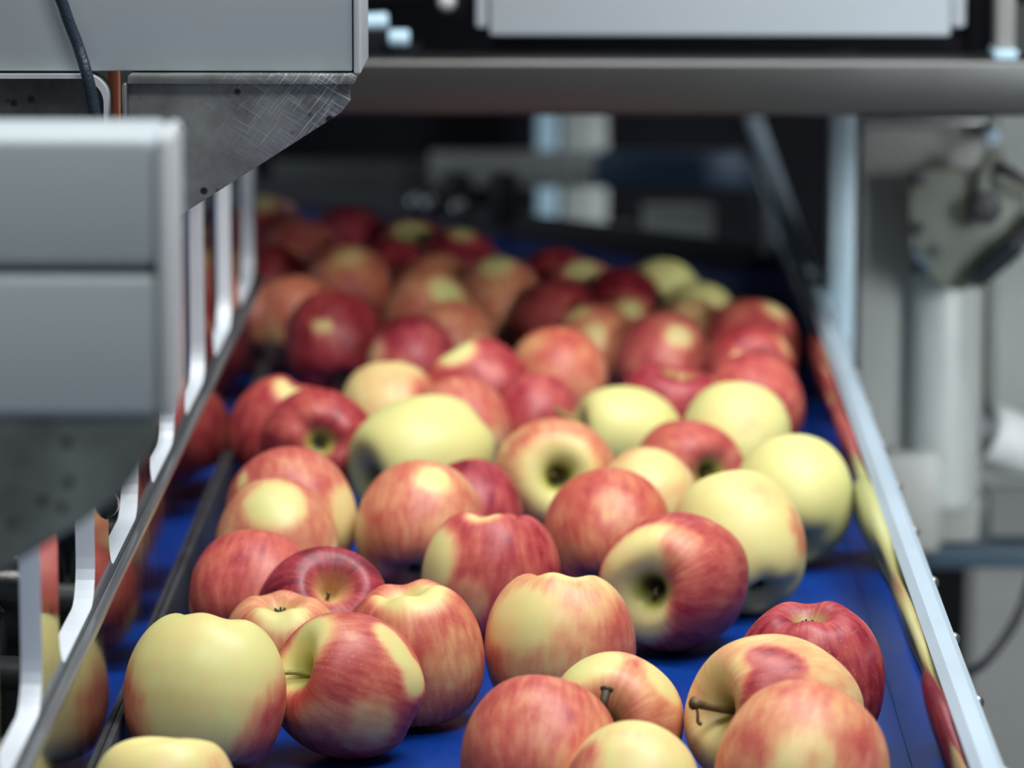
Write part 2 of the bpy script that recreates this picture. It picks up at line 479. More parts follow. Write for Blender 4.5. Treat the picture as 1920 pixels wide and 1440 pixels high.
APPLE_COOL = [(0.0, (0.73, 0.71, 0.30, 1)), (0.22, (0.77, 0.60, 0.29, 1)), (0.45, (0.72, 0.32, 0.20, 1)), (0.68, (0.54, 0.11, 0.105, 1)), (0.88, (0.34, 0.028, 0.052, 1)), (1.0, (0.16, 0.008, 0.024, 1))]
M['apple'] = apple_mat()
M['stem'] = surface('woody_stem', (0.14, 0.085, 0.035), 0.6, 0, 0.35, 150, 0.4, 500)
M['stem_dark'] = surface('dark_woody_stem', (0.05, 0.034, 0.016), 0.6, 0, 0.35, 150, 0.4, 500)
M['stem_green'] = surface('green_stem', (0.30, 0.30, 0.07), 0.5, 0, 0.3, 150, 0.3, 500)
M['calyx'] = surface('dried_calyx', (0.045, 0.038, 0.02), 0.8, 0, 0.4, 300)

# ------------------------------------------------------------------ setting
def struct(name, x0, x1, y0, y1, z0, z1, mat):
    o = obj(name, box(BM(), x0, x1, y0, y1, z0, z1), mat, smooth=False)
    o['kind'] = 'structure'
    return o
struct('floor', -4.0, 4.0, -1.5, 9.0, -0.05, 0.0, M['concrete'])
struct('wall_back', -4.0, 4.0, 9.0, 9.1, 0.0, 3.6, M['wall'])
struct('wall_right', 3.2, 3.3, 1.5, 9.0, 0.0, 3.6, M['wall'])

# ------------------------------------------------------------------ conveyor
XL, XR = -0.2197, 0.1648
cv = thing('belt_conveyor', 'bright blue conveyor belt carrying the heap of apples', 'conveyor belt', (0, 2.4, 0))
def flat(bm, poly, z0, z1):
    b0 = [bm.verts.new((x, y, z0)) for x, y in poly]; b1 = [bm.verts.new((x, y, z1)) for x, y in poly]
    bm.faces.new(b0); bm.faces.new(b1)
    for i in range(len(poly)):
        j = (i + 1) % len(poly)
        bm.faces.new((b0[i], b0[j], b1[j], b1[i]))
    return bm
gA = (-0.62, 4.353); gB = (0.152, 3.64)            # line of the guard board across the far end
def gy(x): return gA[1] + (gB[1] - gA[1]) * (x - gA[0]) / (gB[0] - gA[0])
obj('belt', flat(BM(), [(XL - 0.001, 1.35), (XR + 0.002, 1.35), (XR + 0.002, gy(XR) + 0.01), (XL - 0.001, gy(XL) + 0.01)], BZ - 0.004, BZ), M['belt'], cv)
obj('slider_bed', box(BM(), XL + 0.001, XR + 0.015, 1.36, 3.62, BZ - 0.05, BZ - 0.005, 0.003), M['dark_grey'], cv)
for x in (-0.18, 0.14):
    for y in (1.45, 3.5):
        obj('leg', box(BM(), x - 0.025, x + 0.025, y - 0.025, y + 0.025, 0.0, BZ - 0.05, 0.003), M['dark_grey'], cv)
iv = thing('infeed_belt', 'shaded end of the blue infeed belt at the far left, beyond the slotted guide', 'conveyor belt', (-0.42, 3.6, 0))
obj('belt', flat(BM(), [(-0.62, 3.03), (XL - 0.002, 3.03), (XL - 0.002, gy(XL) + 0.01), (-0.62, gy(-0.62) + 0.01)], BZ - 0.004, BZ), M['belt'], iv)
obj('slider_bed', box(BM(), -0.61, XL - 0.003, 3.04, 3.95, BZ - 0.05, BZ - 0.005, 0.003), M['dark_grey'], iv)
for y in (3.1, 3.85):
    obj('leg', box(BM(), -0.45, -0.40, y - 0.025, y + 0.025, 0.0, BZ - 0.05, 0.003), M['dark_grey'], iv)

# left guide: polished lower sheet, bent lip, slotted upper sheet, rubber skirt
lg = thing('slotted_side_guide', 'polished steel side guide with tall slots, along the left edge of the blue belt', 'side guide', (XL, 2.2, BZ))
END = 2.992
obj('lower_sheet', box(BM(), XL - 0.003, XL, 1.56, END, BZ + 0.001, BZ + 0.0895), M['mirror'], lg, False)
bm = BM()
box(bm, XL - 0.0048, XL + 0.0006, 1.56, END, BZ + 0.0885, BZ + 0.0925, 0.0012)
obj('bent_lip', bm, M['lip'], lg)
zb, zt = 0.0925, 0.222
outline = [(1.56, zb), (END, zb), (END, zt)]
slots = [1.609 + 0.2005 * k for k in range(7)]
for s in reversed(slots):
    a, e = s, s + 0.141
    if e > END - 0.012: e = END - 0.022
    R_ = 0.020
    z0 = zb + 0.004
    pts = [(e, zt)]
    for k in range(7):
        t = math.pi / 2 * k / 6
        pts.append((e - R_ + R_ * math.cos(t), z0 + R_ - R_ * math.sin(t)))
    for k in range(7):
        t = math.pi / 2 * k / 6
        pts.append((a + R_ - R_ * math.sin(t), z0 + R_ - R_ * math.cos(t)))
    pts.append((a, zt))
    outline += pts
outline += [(1.56, zt)]
outline = [(y, BZ + z) for y, z in outline]
def slotted(bm):
    b = bmesh.new()
    x0, x1 = XL - 0.0045, XL - 0.0135
    ring0 = [b.verts.new((x0, y, z)) for y, z in outline]
    ring1 = [b.verts.new((x1, y, z)) for y, z in outline]
    for t in tessellate_polygon([[Vector((0, y, z)) for y, z in outline]]):
        b.faces.new([ring0[i] for i in t]); b.faces.new([ring1[i] for i in reversed(t)])
    n = len(outline)
    for i in range(n):
        q = b.faces.new((ring0[i], ring1[i], ring1[(i + 1) % n], ring0[(i + 1) % n]))
        q.material_index = 1
    return b
b = slotted(None)
so = obj('slotted_sheet', b, M['mirror'], lg, False)
so.data.materials.append(M['steel_cut'])
obj('top_rail', box(BM(), XL - 0.016, XL - 0.002, 1.56, END, BZ + zt, BZ + zt + 0.02, 0.002), M['steel'], lg)
sk = BM()
for k in range(1):
    box(sk, XL, XL + 0.0035, 1.56, END + 0.01, BZ + 0.0008, BZ + 0.031, 0.001)
obj('rubber_skirt', sk, M['skirt'], lg)
for k in range(8):
    y = 1.6 + 0.19 * k
    obj('bracket', box(BM(), XL - 0.03, XL - 0.0035, y - 0.01, y + 0.01, BZ - 0.045, BZ + 0.07, 0.001), M['dark_grey'], lg)

# right rail: sheet wall, rolled flange, rivets
rr = thing('side_rail', 'pale blue-grey steel side rail with a rolled top edge, along the right of the belt', 'side rail', (XR, 2.4, BZ))
RB = 0.0125                                     # inner radius of the rolled top edge
sp_ = [(XR, 0.0008), (XR, 0.030)] + [(XR + RB * (1 - math.cos(t)), 0.0645 - 0.020 + 0.020 * math.sin(t)) for t in [math.pi / 2 * k / 12 for k in range(9)]]
b = BM()
def strip(bm, prof, y0, y1, th):
    n = len(prof)
    def off(k, s):
        p0 = Vector(prof[max(k - 1, 0)]); p1 = Vector(prof[min(k + 1, n - 1)]); d = (p1 - p0).normalized()
        return Vector(prof[k]) + Vector((d.y, -d.x)) * s
    A = [[bm.verts.new((q.x, y, BZ + q.y)) for q in (off(k, s) for k in range(n))] for y in (y0, y1) for s in (0, th)]
    for k in range(n - 1):
        bm.faces.new((A[0][k], A[0][k + 1], A[2][k + 1], A[2][k])); bm.faces.new((A[1][k], A[3][k], A[3][k + 1], A[1][k + 1]))
        bm.faces.new((A[0][k], A[1][k], A[1][k + 1], A[0][k + 1])); bm.faces.new((A[2][k], A[2][k + 1], A[3][k + 1], A[3][k]))
    bm.faces.new((A[0][0], A[2][0], A[3][0], A[1][0])); bm.faces.new((A[0][-1], A[1][-1], A[3][-1], A[2][-1]))
    return bm
obj('rail_sheet', strip(BM(), sp_, 1.40, 4.25, 0.0015), M['rail'], rr)
fl = BM()
ex, ez = sp_[-1]
prof = [(ex, ez), (XR + 0.0105, 0.0652), (XR + 0.0175, 0.0650), (XR + 0.0208, 0.0625), (XR + 0.0213, 0.058), (XR + 0.0213, -0.03), (XR + 0.019, -0.03), (XR + 0.019, 0.0560), (ex + 0.003, 0.056)]
va = [fl.verts.new((x, 1.40, BZ + z)) for x, z in prof]; vb = [fl.verts.new((x, 4.25, BZ + z)) for x, z in prof]
for i in range(len(prof)):
    j = (i + 1) % len(prof)
    fl.faces.new((va[i], va[j], vb[j], vb[i]))
fl.faces.new(va); fl.faces.new(list(reversed(vb)))
obj('rolled_flange', fl, M['flange'], rr)
for k in range(-1, 14):
    y = 1.795 + 0.1255 * k
    if y > 3.2 or y < 1.45: continue
    b = BM()
    bmesh.ops.create_uvsphere(b, u_segments=12, v_segments=8, radius=0.0036)
    bmesh.ops.translate(b, verts=b.verts, vec=(XR + 0.0218, y, BZ + 0.0560))
    obj('rivet', b, M['steel'], rr)

# ------------------------------------------------------------------ machine at the left: rear unit (in focus)
YR = 2.09
def pz(px, py, Y): return at(px, py, Y)
ru = thing('sorter_head_unit', 'grey painted machine box with a scratched triangular steel bracket under it, upper left', 'machine unit', (-0.30, YR, BZ))
xr, zr = pz(661, 134, YR)
obj('housing', box(BM(), -0.95, xr, YR, YR + 0.075, zr, BZ + 0.62, 0.001), M['paint_speck'], ru)
xe, _ = pz(677, 134, YR)
obj('lit_side', box(BM(), xr + 0.0006, xe, YR - 0.0015, YR + 0.076, zr - 0.0012, BZ + 0.62, 0.0011, 3), M['paint_lit_edge'], ru)  # right side face of the box, its lit look set by paler paint
xg0, zg = pz(242, 136, YR); xg1, zg1 = pz(668, 155, YR)
obj('bracket_flange', plate(BM(), round_poly([(xg0, zg1), (xg1, zg1), (xg1, zg), (xg0, zg)], [0, 0.0022, 0.0022, 0.0046]), YR - 0.009, YR + 0.05, 0.0006), M['gusset'], ru)
pp = [(655, 154), (657, 188), (640, 210), (500, 300), (345, 398), (232, 470), (232, 154)]
obj('bracket_plate', plate(BM(), [pz(a, b_, YR) for a, b_ in pp], YR - 0.004, YR + 0.002, 0.0006), M['gusset'], ru)
obj('bracket_rib', box(BM(), pz(233, 150, YR)[0], pz(243, 150, YR)[0], YR - 0.012, YR + 0.05, pz(0, 470, YR)[1], zg - 0.004, 0.0012), M['steel'], ru)
obj('stand', box(BM(), -0.93, -0.87, YR - 0.0, YR + 0.06, 0.0, zr + 0.02, 0.003), M['dark_grey'], ru)

nb = thing('mounting_bracket', 'shade-toned steel bracket with a rounded pale rim, left of the scratched one', 'bracket', (-0.45, YR, BZ))
pp = [(-420, 138), (178, 138), (205, 165), (205, 462), (-420, 462)]
po = [pz(a, b_, YR) for a, b_ in pp]
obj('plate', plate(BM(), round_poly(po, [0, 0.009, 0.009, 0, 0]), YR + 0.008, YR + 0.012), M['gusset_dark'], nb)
rim = round_poly(po, [0, 0.009, 0.009, 0, 0])
inner = round_poly([pz(a, b_, YR) for a, b_ in [(-420, 146), (168, 146), (196, 174), (196, 462), (-420, 462)]], [0, 0.009, 0.009, 0, 0])
b = BM()
nrim = len(rim)
vf = [b.verts.new((x, YR - 0.004, z)) for x, z in rim]; vi = [b.verts.new((x, YR - 0.004, z)) for x, z in inner]
wf = [b.verts.new((x, YR + 0.008, z)) for x, z in rim]; wi = [b.verts.new((x, YR + 0.008, z)) for x, z in inner]
for i in range(nrim - 1):
    if i in (nrim - 1,): continue
    b.faces.new((vf[i], vf[i + 1], vi[i + 1], vi[i])); b.faces.new((wf[i], wi[i], wi[i + 1], wf[i + 1]))
    b.faces.new((vf[i], wf[i], wf[i + 1], vf[i + 1])); b.faces.new((vi[i], vi[i + 1], wi[i + 1], wi[i]))
obj('rim', b, M['paint_lit_edge'], nb)
obj('hanger', box(BM(), -0.60, -0.40, YR + 0.0125, YR + 0.03, pz(0, 300, YR)[1], zr - 0.0006, 0.001), M['dark_grey'], nb)

ob = thing('orange_guard_strip', 'narrow orange strip showing through the gap between the two steel brackets', 'guard strip', (-0.24, YR + 0.10, BZ))
xo0, zo0 = pz(200, 120, YR + 0.10); xo1, zo1 = pz(216, 480, YR + 0.10)
obj('strip', box(BM(), xo0, pz(224, 200, YR + 0.1)[0], YR + 0.10, YR + 0.106, zo1, zo0 + 0.06, 0.001), M['orange'], ob)
obj('fixing_foot', box(BM(), xo0 - 0.02, xo0 + 0.02, YR + 0.076, YR + 0.106, zo0 + 0.03, zo0 + 0.06, 0.001), M['dark_grey'], ob)

# cable in front of the rear unit
cb = tube(BM(), [at3(-60, -1300, YR - 0.010), at3(30, -500, YR - 0.012), at3(92, -90, YR - 0.010), at3(122, 20, YR - 0.009), at3(146, 85, YR - 0.009), at3(163, 140, YR - 0.013), at3(174, 190, YR - 0.014), at3(181, 240, YR - 0.014), at3(184, 330, YR - 0.012), at3(182, 470, YR - 0.005)], 0.0029, 14, 8)
cable = obj('power_cable', cb, M['cable'])
tag(cable, 'dark blue-black cable hanging down the front of the grey box, upper left', 'cable')

# ------------------------------------------------------------------ front unit (blurred, nearest the lens)
YF = 1.47
fu = thing('sorter_head_unit', 'blurred pale grey machine box nearest the lens, grooved across, at the left edge', 'machine unit', (-0.35, YF, BZ))
x1, zt1 = pz(287, 258, YF); _, zg1 = pz(0, 503, YF); _, zg2 = pz(0, 516, YF); _, zb1 = pz(0, 785, YF)
obj('upper_housing', box(BM(), -0.75, x1, YF, YF + 0.058, zg1, zt1, 0.0035, 3), M['paint'], fu)
obj('lower_housing', box(BM(), -0.75, x1, YF, YF + 0.058, zb1, zg2, 0.0035, 3), M['paint'], fu)
obj('groove_strip', box(BM(), -0.75, x1 - 0.004, YF + 0.005, YF + 0.055, zg1 - 0.001, zg2 + 0.001), M['dark_grey'], fu)
obj('lit_side', box(BM(), x1 + 0.0004, pz(318, 300, YF)[0], YF - 0.001, YF + 0.05, zb1 + 0.0, zt1 + 0.0008, 0.003, 3), M['paint_lit_edge'], fu)  # side face towards the belt, painted paler as lit
pp = [(300, 762), (300, 822), (238, 915), (150, 978), (0, 1068), (-150, 1160), (-150, 762)]
obj('bracket_plate', plate(BM(), [pz(a, c, YF + 0.01) for a, c in pp], YF + 0.002, YF + 0.010, 0.001), M["gusset_front"], fu)
obj('stand', box(BM(), -0.74, -0.68, YF, YF + 0.06, 0.0, zb1 + 0.02, 0.003), M['dark_grey'], fu)
# small black fixing under the front bracket
nk = thing('clamp_screw', 'small black clamp screw below the blurred bracket at the left', 'screw', at3(196, 945, 2.06))
b = BM(); cyl(b, at3(192, 946, 2.00), at3(196, 944, 2.09), 0.0075, seg=18, bev=0.0015)
obj('head', b, M['black_gloss'], nk)
b = BM(); cyl(b, at3(170, 930, 2.10), at3(196, 944, 2.09), 0.004, seg=12)
obj('shank', b, M['black_gloss'], nk)
obj('arm', box(BM(), -0.34, at(190, 944, 2.08)[0], 2.09, 2.105, at(0, 952, 2.09)[1], at(0, 930, 2.09)[1], 0.001), M['dark'], nk)

# dark machinery seen through the slots
dm = thing('roller_drive', 'black wet machinery seen through the slots of the left side guide', 'machine drive', (-0.42, 2.3, 0))
obj('drive_housing', box(BM(), -0.62, -0.36, 1.45, 3.0, 0.30, BZ + 0.02, 0.01), M['dark'], dm)
for k in range(9):
    y = 1.56 + 0.165 * k
    b = BM(); cyl(b, (-0.60, y, BZ + 0.055), (-0.285, y, BZ + 0.035), 0.034, seg=28, bev=0.004)
    rl = obj('roller', b, M['black_gloss'], dm)
    b = BM(); cyl(b, (-0.287, y, BZ + 0.035), (-0.262, y, BZ + 0.034), 0.009, seg=14, bev=0.001)
    obj('axle', b, M['dark_grey'], rl)
obj('back_plate', box(BM(), -0.64, -0.60, 1.45, 3.0, 0.0, BZ + 0.20, 0.004), M['dark'], dm)

# ------------------------------------------------------------------ cross beam, posts, cover
YB = 2.86
z_top = at(960, 112, YB)[1]; z_bot = at(960, 217, YB)[1]
cbm = thing('cross_beam', 'wide brushed steel beam crossing above the apples, between the boxes and the right column', 'beam', (0, YB, z_bot))
obj('beam_tube', box(BM(), -0.72, 0.62, YB, YB + 0.05, z_bot, z_top, 0.004, 3), M['beam'], cbm)
obj('upright', box(BM(), -0.70, -0.66, YB + 0.005, YB + 0.045, 0.0, z_bot, 0.003), M['steel'], cbm)
obj('upright', box(BM(), 0.56, 0.60, YB + 0.005, YB + 0.045, 0.0, z_bot, 0.003), M['steel'], cbm)
YC = 2.90
mc = thing('machine_cover', 'large white machine cover at the top, above the steel cross beam', 'machine cover', (0.08, YC, z_top))
zc = at(1200, 66, YC)[1]
xa, _ = at(918, 30, YC); xb, _ = at(1782, 30, YC)
obj('front_panel', box(BM(), xa, xb, YC - 0.004, YC + 0.01, zc, BZ + 1.0, 0.002), M['paint_light'], mc)
xc, zs = at(892, 52, YC)
obj('side_strip', box(BM(), xc, xa - 0.001, YC + 0.0, YC + 0.02, zs, BZ + 1.0, 0.002), M['paint_light'], mc)
xd, _ = at(1784, 30, YC); xe, _ = at(1812, 30, YC); zs = at(1800, 52, YC)[1]
obj('side_strip', box(BM(), xd, xe, YC + 0.002, YC + 0.02, zs, BZ + 1.0, 0.002), M['steel_bright'], mc)
obj('base', box(BM(), xc + 0.01, at(1868, 80, YC)[0], YC + 0.012, 3.85, z_top + 0.0005, zc + 0.012, 0.002), M['dark'], mc)
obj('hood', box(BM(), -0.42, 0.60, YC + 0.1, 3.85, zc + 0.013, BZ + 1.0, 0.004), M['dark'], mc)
x0 = XR + 0.0225; x1, _ = at(1604, 400, 3.11)
obj('upright', box(BM(), x0, x1, 3.11, 3.145, 0.0, z_top + 0.0005, 0.002), M['post'], mc)
obj('side_column', box(BM(), at(1818, 50, YC)[0], at(1868, 50, YC)[0], YC + 0.004, YC + 0.05, z_top + 0.0005, BZ + 1.0, 0.003), M['dark'], mc)

# fittings in the dark corner between the grey box and the white cover
Yf = 2.90
f1 = thing('fitting', 'small metal cap coloured as a pale blue highlight, in the dark gap beside the grey box, upper of two', 'fitting', at3(700, 40, Yf), 'highlight-coloured caps in the dark gap')
b = BM(); cyl(b, at3(655, 44, Yf), at3(728, 40, Yf), 0.0062, seg=18, bev=0.002); obj('cap', b, M['pale_blue'], f1)  # pale blue is the metal's highlight painted as colour
obj('holder', box(BM(), at(640, 0, Yf)[0], at(735, 0, Yf)[0], Yf - 0.005, Yf + 0.012, z_top, at(0, 54, Yf)[1], 0.001), M['dark'], f1)
f2 = thing('fitting', 'small metal cap coloured as a pale blue highlight, in the dark gap beside the grey box, lower of two', 'fitting', at3(752, 72, Yf), 'highlight-coloured caps in the dark gap')
b = BM(); cyl(b, at3(728, 72, Yf - 0.01), at3(768, 72, Yf - 0.01), 0.006, seg=18, bev=0.002); obj('cap', b, M['pale_blue'], f2)  # again a highlight on metal, given as pale blue colour
obj('holder', box(BM(), at(738, 0, Yf)[0], at(790, 0, Yf)[0], Yf - 0.012, Yf + 0.012, z_top, at(0, 84, Yf)[1], 0.001), M['dark'], f2)
f3 = thing('indicator_knob', 'small round whitish knob at the top edge, left of the white cover', 'knob', at3(842, 5, YC))
b = BM(); bmesh.ops.create_uvsphere(b, u_segments=20, v_segments=12, radius=0.0065); bmesh.ops.translate(b, verts=b.verts, vec=at3(838, 4, YC + 0.02)); obj('ball', b, M['white_plastic'], f3)
obj('bracket', box(BM(), at(842, 0, YC)[0], xc - 0.0005, YC + 0.02, YC + 0.04, at(0, 40, YC)[1], at(0, -40, YC)[1], 0.002), M['dark'], f3)

# ------------------------------------------------------------------ right-hand machinery
YP = 3.16
gc = thing('machine_column', 'tall grey machine column with a steel cap band, right of the blue belt', 'column', (0.26, YP, 0))
xa, zc1 = at(1613, 238, YP); xb, _ = at(1850, 238, YP)
obj('casing', box(BM(), xa, xb, YP, YP + 0.22, at(0, 1012, YP)[1], zc1, 0.004), M['grey_column'], gc)
obj('leg', box(BM(), xa + 0.002, xa + 0.03, YP + 0.01, YP + 0.20, 0.0, at(0, 1012, YP)[1], 0.003), M['grey_column'], gc)
_, zc2 = at(1613, 219, YP)
obj('cap_band', box(BM(), xa - 0.001, xb + 0.002, YP - 0.004, YP + 0.22, zc1 + 0.0003, zc2, 0.0035, 3), M['steel'], gc)
b = BM()
xcx, zcy = at(1768, 700, YP - 0.02)
cyl(b, (xcx, YP - 0.004, at(0, 935, YP)[1]), (xcx, YP - 0.004, at(0, 500, YP)[1]), 0.0255, seg=40, bev=0.002)
obj('round_tube', b, M['grey_pale'], gc)
obj('foot_block', box(BM(), at(1668, 0, YP)[0], at(1775, 0, YP)[0], YP - 0.03, YP - 0.002, at(0, 1015, YP)[1], at(0, 832, YP)[1], 0.004), M['grey_column'], gc)

YH = 3.10
hx = thing('bearing_plate', 'olive grey six-sided steel plate with bolts on the right column', 'plate', (0.30, YH, BZ))
pp = [(1706, 318), (1850, 316), (1925, 330), (1925, 432), (1812, 545), (1772, 545), (1706, 480)]
po = [at(a, c, YH) for a, c in pp]
obj('plate', plate(BM(), po, YH, YH + 0.008, 0.0012), M['steel_green'], hx)
obj('mounting_block', box(BM(), at(1730, 0, YH)[0], at(1840, 0, YH)[0], YH + 0.008, YP - 0.0005, at(0, 500, YH)[1], at(0, 340, YH)[1]), M['steel_green'], hx)
for (a, c, r_) in ((1721, 335, 0.0058), (1721, 425, 0.0054), (1756, 467, 0.0042)):
    b = BM(); x, z = at(a, c, YH)
    cyl(b, (x, YH - 0.006, z), (x, YH + 0.001, z), r_, seg=6, bev=0.0006)
    obj('bolt', b, M['dark_grey'] if r_ < 0.005 else M['black'], hx)
b = BM(); tube(b, [at3(1712, 462, YH - 0.006), at3(1720, 482, YH - 0.006), at3(1742, 508, YH - 0.006)], 0.0034, 10, 4)
obj('locking_clip', b, M['blue_bar'], hx)
kb = BM(); x, z = at(1842, 382, YH); cyl(kb, (x, YH - 0.030, z), (x, YH + 0.001, z), 0.0118, seg=32, bev=0.003)
kn = obj('knob', kb, M['black'], hx)
b = BM(); tube(b, [at3(1842, 372, YH - 0.012), at3(1846, 330, YH - 0.012), at3(1858, 302, YH - 0.012), at3(1880, 296, YH - 0.012)], 0.0068, 14, 6)
obj('elbow', b, M['steel_green'], hx)
b = BM(); x, z = at(1859, 252, YH + 0.02); cyl(b, (x, YH, z), (x, YP + 0.02, z), 0.0052, seg=18, bev=0.0015)
bs = thing('bolt', 'bright steel bolt beside the top band of the right column', 'bolt', (x, YH, z)); obj('head', b, M['pale_blue'], bs)
obj('lug', box(BM(), at(1850, 0, YP)[0], at(1870, 0, YP)[0], YP + 0.004, YP + 0.03, at(0, 300, YP)[1], at(0, 226, YP)[1], 0.001), M['grey_column'], bs)

b = BM(); tube(b, [at3(1868, 312, YH - 0.02), at3(1890, 322, YH - 0.026), at3(1912, 336, YH - 0.03), at3(1960, 362, YH - 0.03), at3(2040, 372, YH - 0.02), at3(2100, 330, YH)], 0.0040, 12, 6)
tag(obj('black_hose', b, M['black']), 'thin black hose leaving the olive plate at the right edge, upper of two', 'hose')
b = BM(); tube(b, [at3(1822, 530, YH - 0.016), at3(1850, 506, YH - 0.018), at3(1886, 478, YH - 0.02), at3(1925, 436, YH - 0.02), at3(1990, 372, YH - 0.016), at3(2100, 330, YH)], 0.0068, 16, 6)
hs = obj('black_hose', b, M['black']); tag(hs, 'thick black hose below the olive plate at the right edge, lower of two', 'hose')
b = BM(); P0 = Vector(at3(1838, 516, YH - 0.017)); P1 = Vector(at3(1905, 458, YH - 0.02)); cyl(b, P0, P1, 0.0086, seg=20, bev=0.001)
obj('sleeve', b, M['black_gloss'], hs)

# behind the column at the right edge: pale frame, gear motor, rails
YG = 3.30
pf = thing('machine_guard', 'pale grey upright guard sheet at the right edge, behind the column', 'guard', (0.36, YG, 0))
obj('sheet', box(BM(), at(1862, 0, YG)[0], 0.62, YG, YG + 0.02, at(0, 770, YG)[1], at(0, 210, YG)[1], 0.004), M['grey_pale'], pf)
obj('fold', box(BM(), at(1862, 0, YG)[0] - 0.002, at(1880, 0, YG)[0], YG - 0.012, YG + 0.0, at(0, 770, YG)[1], at(0, 210, YG)[1], 0.003), M['steel_dull'], pf)
obj('base_post', box(BM(), 0.50, 0.56, YG + 0.02, YG + 0.06, 0, at(0, 500, YG)[1], 0.003), M['steel_dull'], pf)
gm = thing('gear_motor', 'whitish barrel-shaped gear motor with a dark end, at the right edge beside the rail', 'motor', (0.36, 3.2, BZ))
b = BM(); cyl(b, at3(1846, 808, 3.18), at3(1990, 865, 3.22), 0.023, seg=36, bev=0.008); obj('barrel', b, M['white_plastic'], gm)
b = BM(); cyl(b, at3(1812, 800, 3.18), at3(1846, 808, 3.185), 0.020, 0.022, seg=32, bev=0.003); obj('end_cap', b, M['dark_grey'], gm)
obj('gear_housing', box(BM(), at(1770, 0, 3.2)[0], at(1872, 0, 3.2)[0], 3.17, 3.25, at(0, 1016, 3.2)[1], at(0, 902, 3.2)[1], 0.008, 3), M['dark_grey'], gm)
obj('mount', box(BM(), at(1800, 0, 3.2)[0], 0.50, 3.19, 3.235, at(0, 905, 3.2)[1], at(0, 850, 3.2)[1], 0.004), M['steel_dull'], gm)
br = thing('frame_rail', 'dull blue horizontal machine rail at the right edge, beyond the side rail', 'rail', (0.4, 3.2, BZ))
obj('rail_tube', box(BM(), 0.215, 0.75, 3.16, 3.20, at(0, 1062, 3.16)[1], at(0, 1018, 3.16)[1], 0.004), M['blue_bar'], br)
obj('foot', box(BM(), 0.66, 0.70, 3.165, 3.195, 0, at(0, 1060, 3.16)[1], 0.002), M['blue_bar'], br)
b = BM(); tube(b, [at3(1770, 1275, 2.78), at3(1815, 1262, 2.80), at3(1850, 1238, 2.82), at3(1888, 1190, 2.84), at3(1915, 1140, 2.86), at3(1950, 1040, 2.9), at3(1990, 1000, 3.15), at3(2000, 1020, 3.17)], 0.0034, 12, 8)
tag(obj('floor_cable', b, M['black']), 'dark cable hanging in an arc beyond the right side rail, lower right', 'cable')
gp = thing('guard_post', 'grey post with a pale foot plate at the top right corner, beside the dark column', 'post', (0.33, YB + 0.02, z_top))
obj('post', box(BM(), at(1872, 0, YB)[0], at(1908, 0, YB)[0], YB + 0.01, YB + 0.04, z_top + 0.004, BZ + 0.60, 0.002), M['grey_column'], gp)
obj('foot_plate', box(BM(), at(1868, 0, YB)[0], at(1912, 0, YB)[0], YB + 0.006, YB + 0.042, z_top + 0.0003, z_top + 0.006, 0.001), M['pale_blue'], gp)

# ------------------------------------------------------------------ beyond the apples
# low guard board standing across the far end of the belt, slanting towards the right
def slab(bm, A, B_, z0, z1, th):
    A = Vector((A[0], A[1], 0)); B_ = Vector((B_[0], B_[1], 0))
    d = (B_ - A).normalized(); n = Vector((-d.y, d.x, 0)) * th
    vs = []
    for z in (z0, z1):
        for p in (A, B_, B_ + n, A + n):
            vs.append(bm.verts.new((p.x, p.y, z)))
    for f in ((0, 1, 2, 3), (4, 5, 6, 7), (0, 1, 5, 4), (1, 2, 6, 5), (2, 3, 7, 6), (3, 0, 4, 7)):
        bm.faces.new([vs[i] for i in f])
    return bm
gb = thing('end_guard', 'dark low guard board slanting across the far end of the belt behind the apples', 'guard board', (-0.1, 3.9, BZ))
obj('board', slab(BM(), gA, gB, BZ + 0.0005, BZ + 0.013, 0.006), M['brown'], gb)
d_ = (Vector(gB) - Vector(gA)).normalized(); n_ = Vector((-d_.y, d_.x)) * 0.008
obj('rear_plate', slab(BM(), Vector(gA) + n_, Vector(gB) + n_, BZ + 0.0005, BZ + 0.022, 0.004), M['dark_grey'], gb)
for (a, c) in ((795, 392), (742, 388), (900, 420)):
    x, z = at(a, c, 3.9)
    t = (Vector((x, 3.9)) - Vector(gA)).dot(d_); q = Vector(gA) + d_ * t
    b = BM(); bmesh.ops.create_uvsphere(b, u_segments=14, v_segments=8, radius=0.0075); bmesh.ops.translate(b, verts=b.verts, vec=(q.x, q.y, BZ + 0.021))
    obj('bolt', b, M['steel'], gb)
for k, (a, c, w) in enumerate(((857, 380, 27), (945, 388, 29))):
    Y = 3.90 - 0.05 * k
    ft = thing('rubber_buffer', ('black rounded rubber buffer behind the end guard, left of two', 'black rounded rubber buffer behind the end guard, right of two')[k], 'buffer', at3(a, 440, Y), 'black buffers behind the end guard')
    x, zt_ = at(a, 322, Y); zb_ = BZ + 0.002
    b = BM(); cyl(b, (x, Y, zb_), (x, Y, zt_), 0.0145, seg=28, bev=0.006); obj('body', b, M['black'], ft)
    b = BM(); cyl(b, (x, Y, zb_ - 0.0015), (x, Y, zb_ + 0.006), 0.019, seg=28, bev=0.001); obj('flange', b, M['dark_grey'], ft)

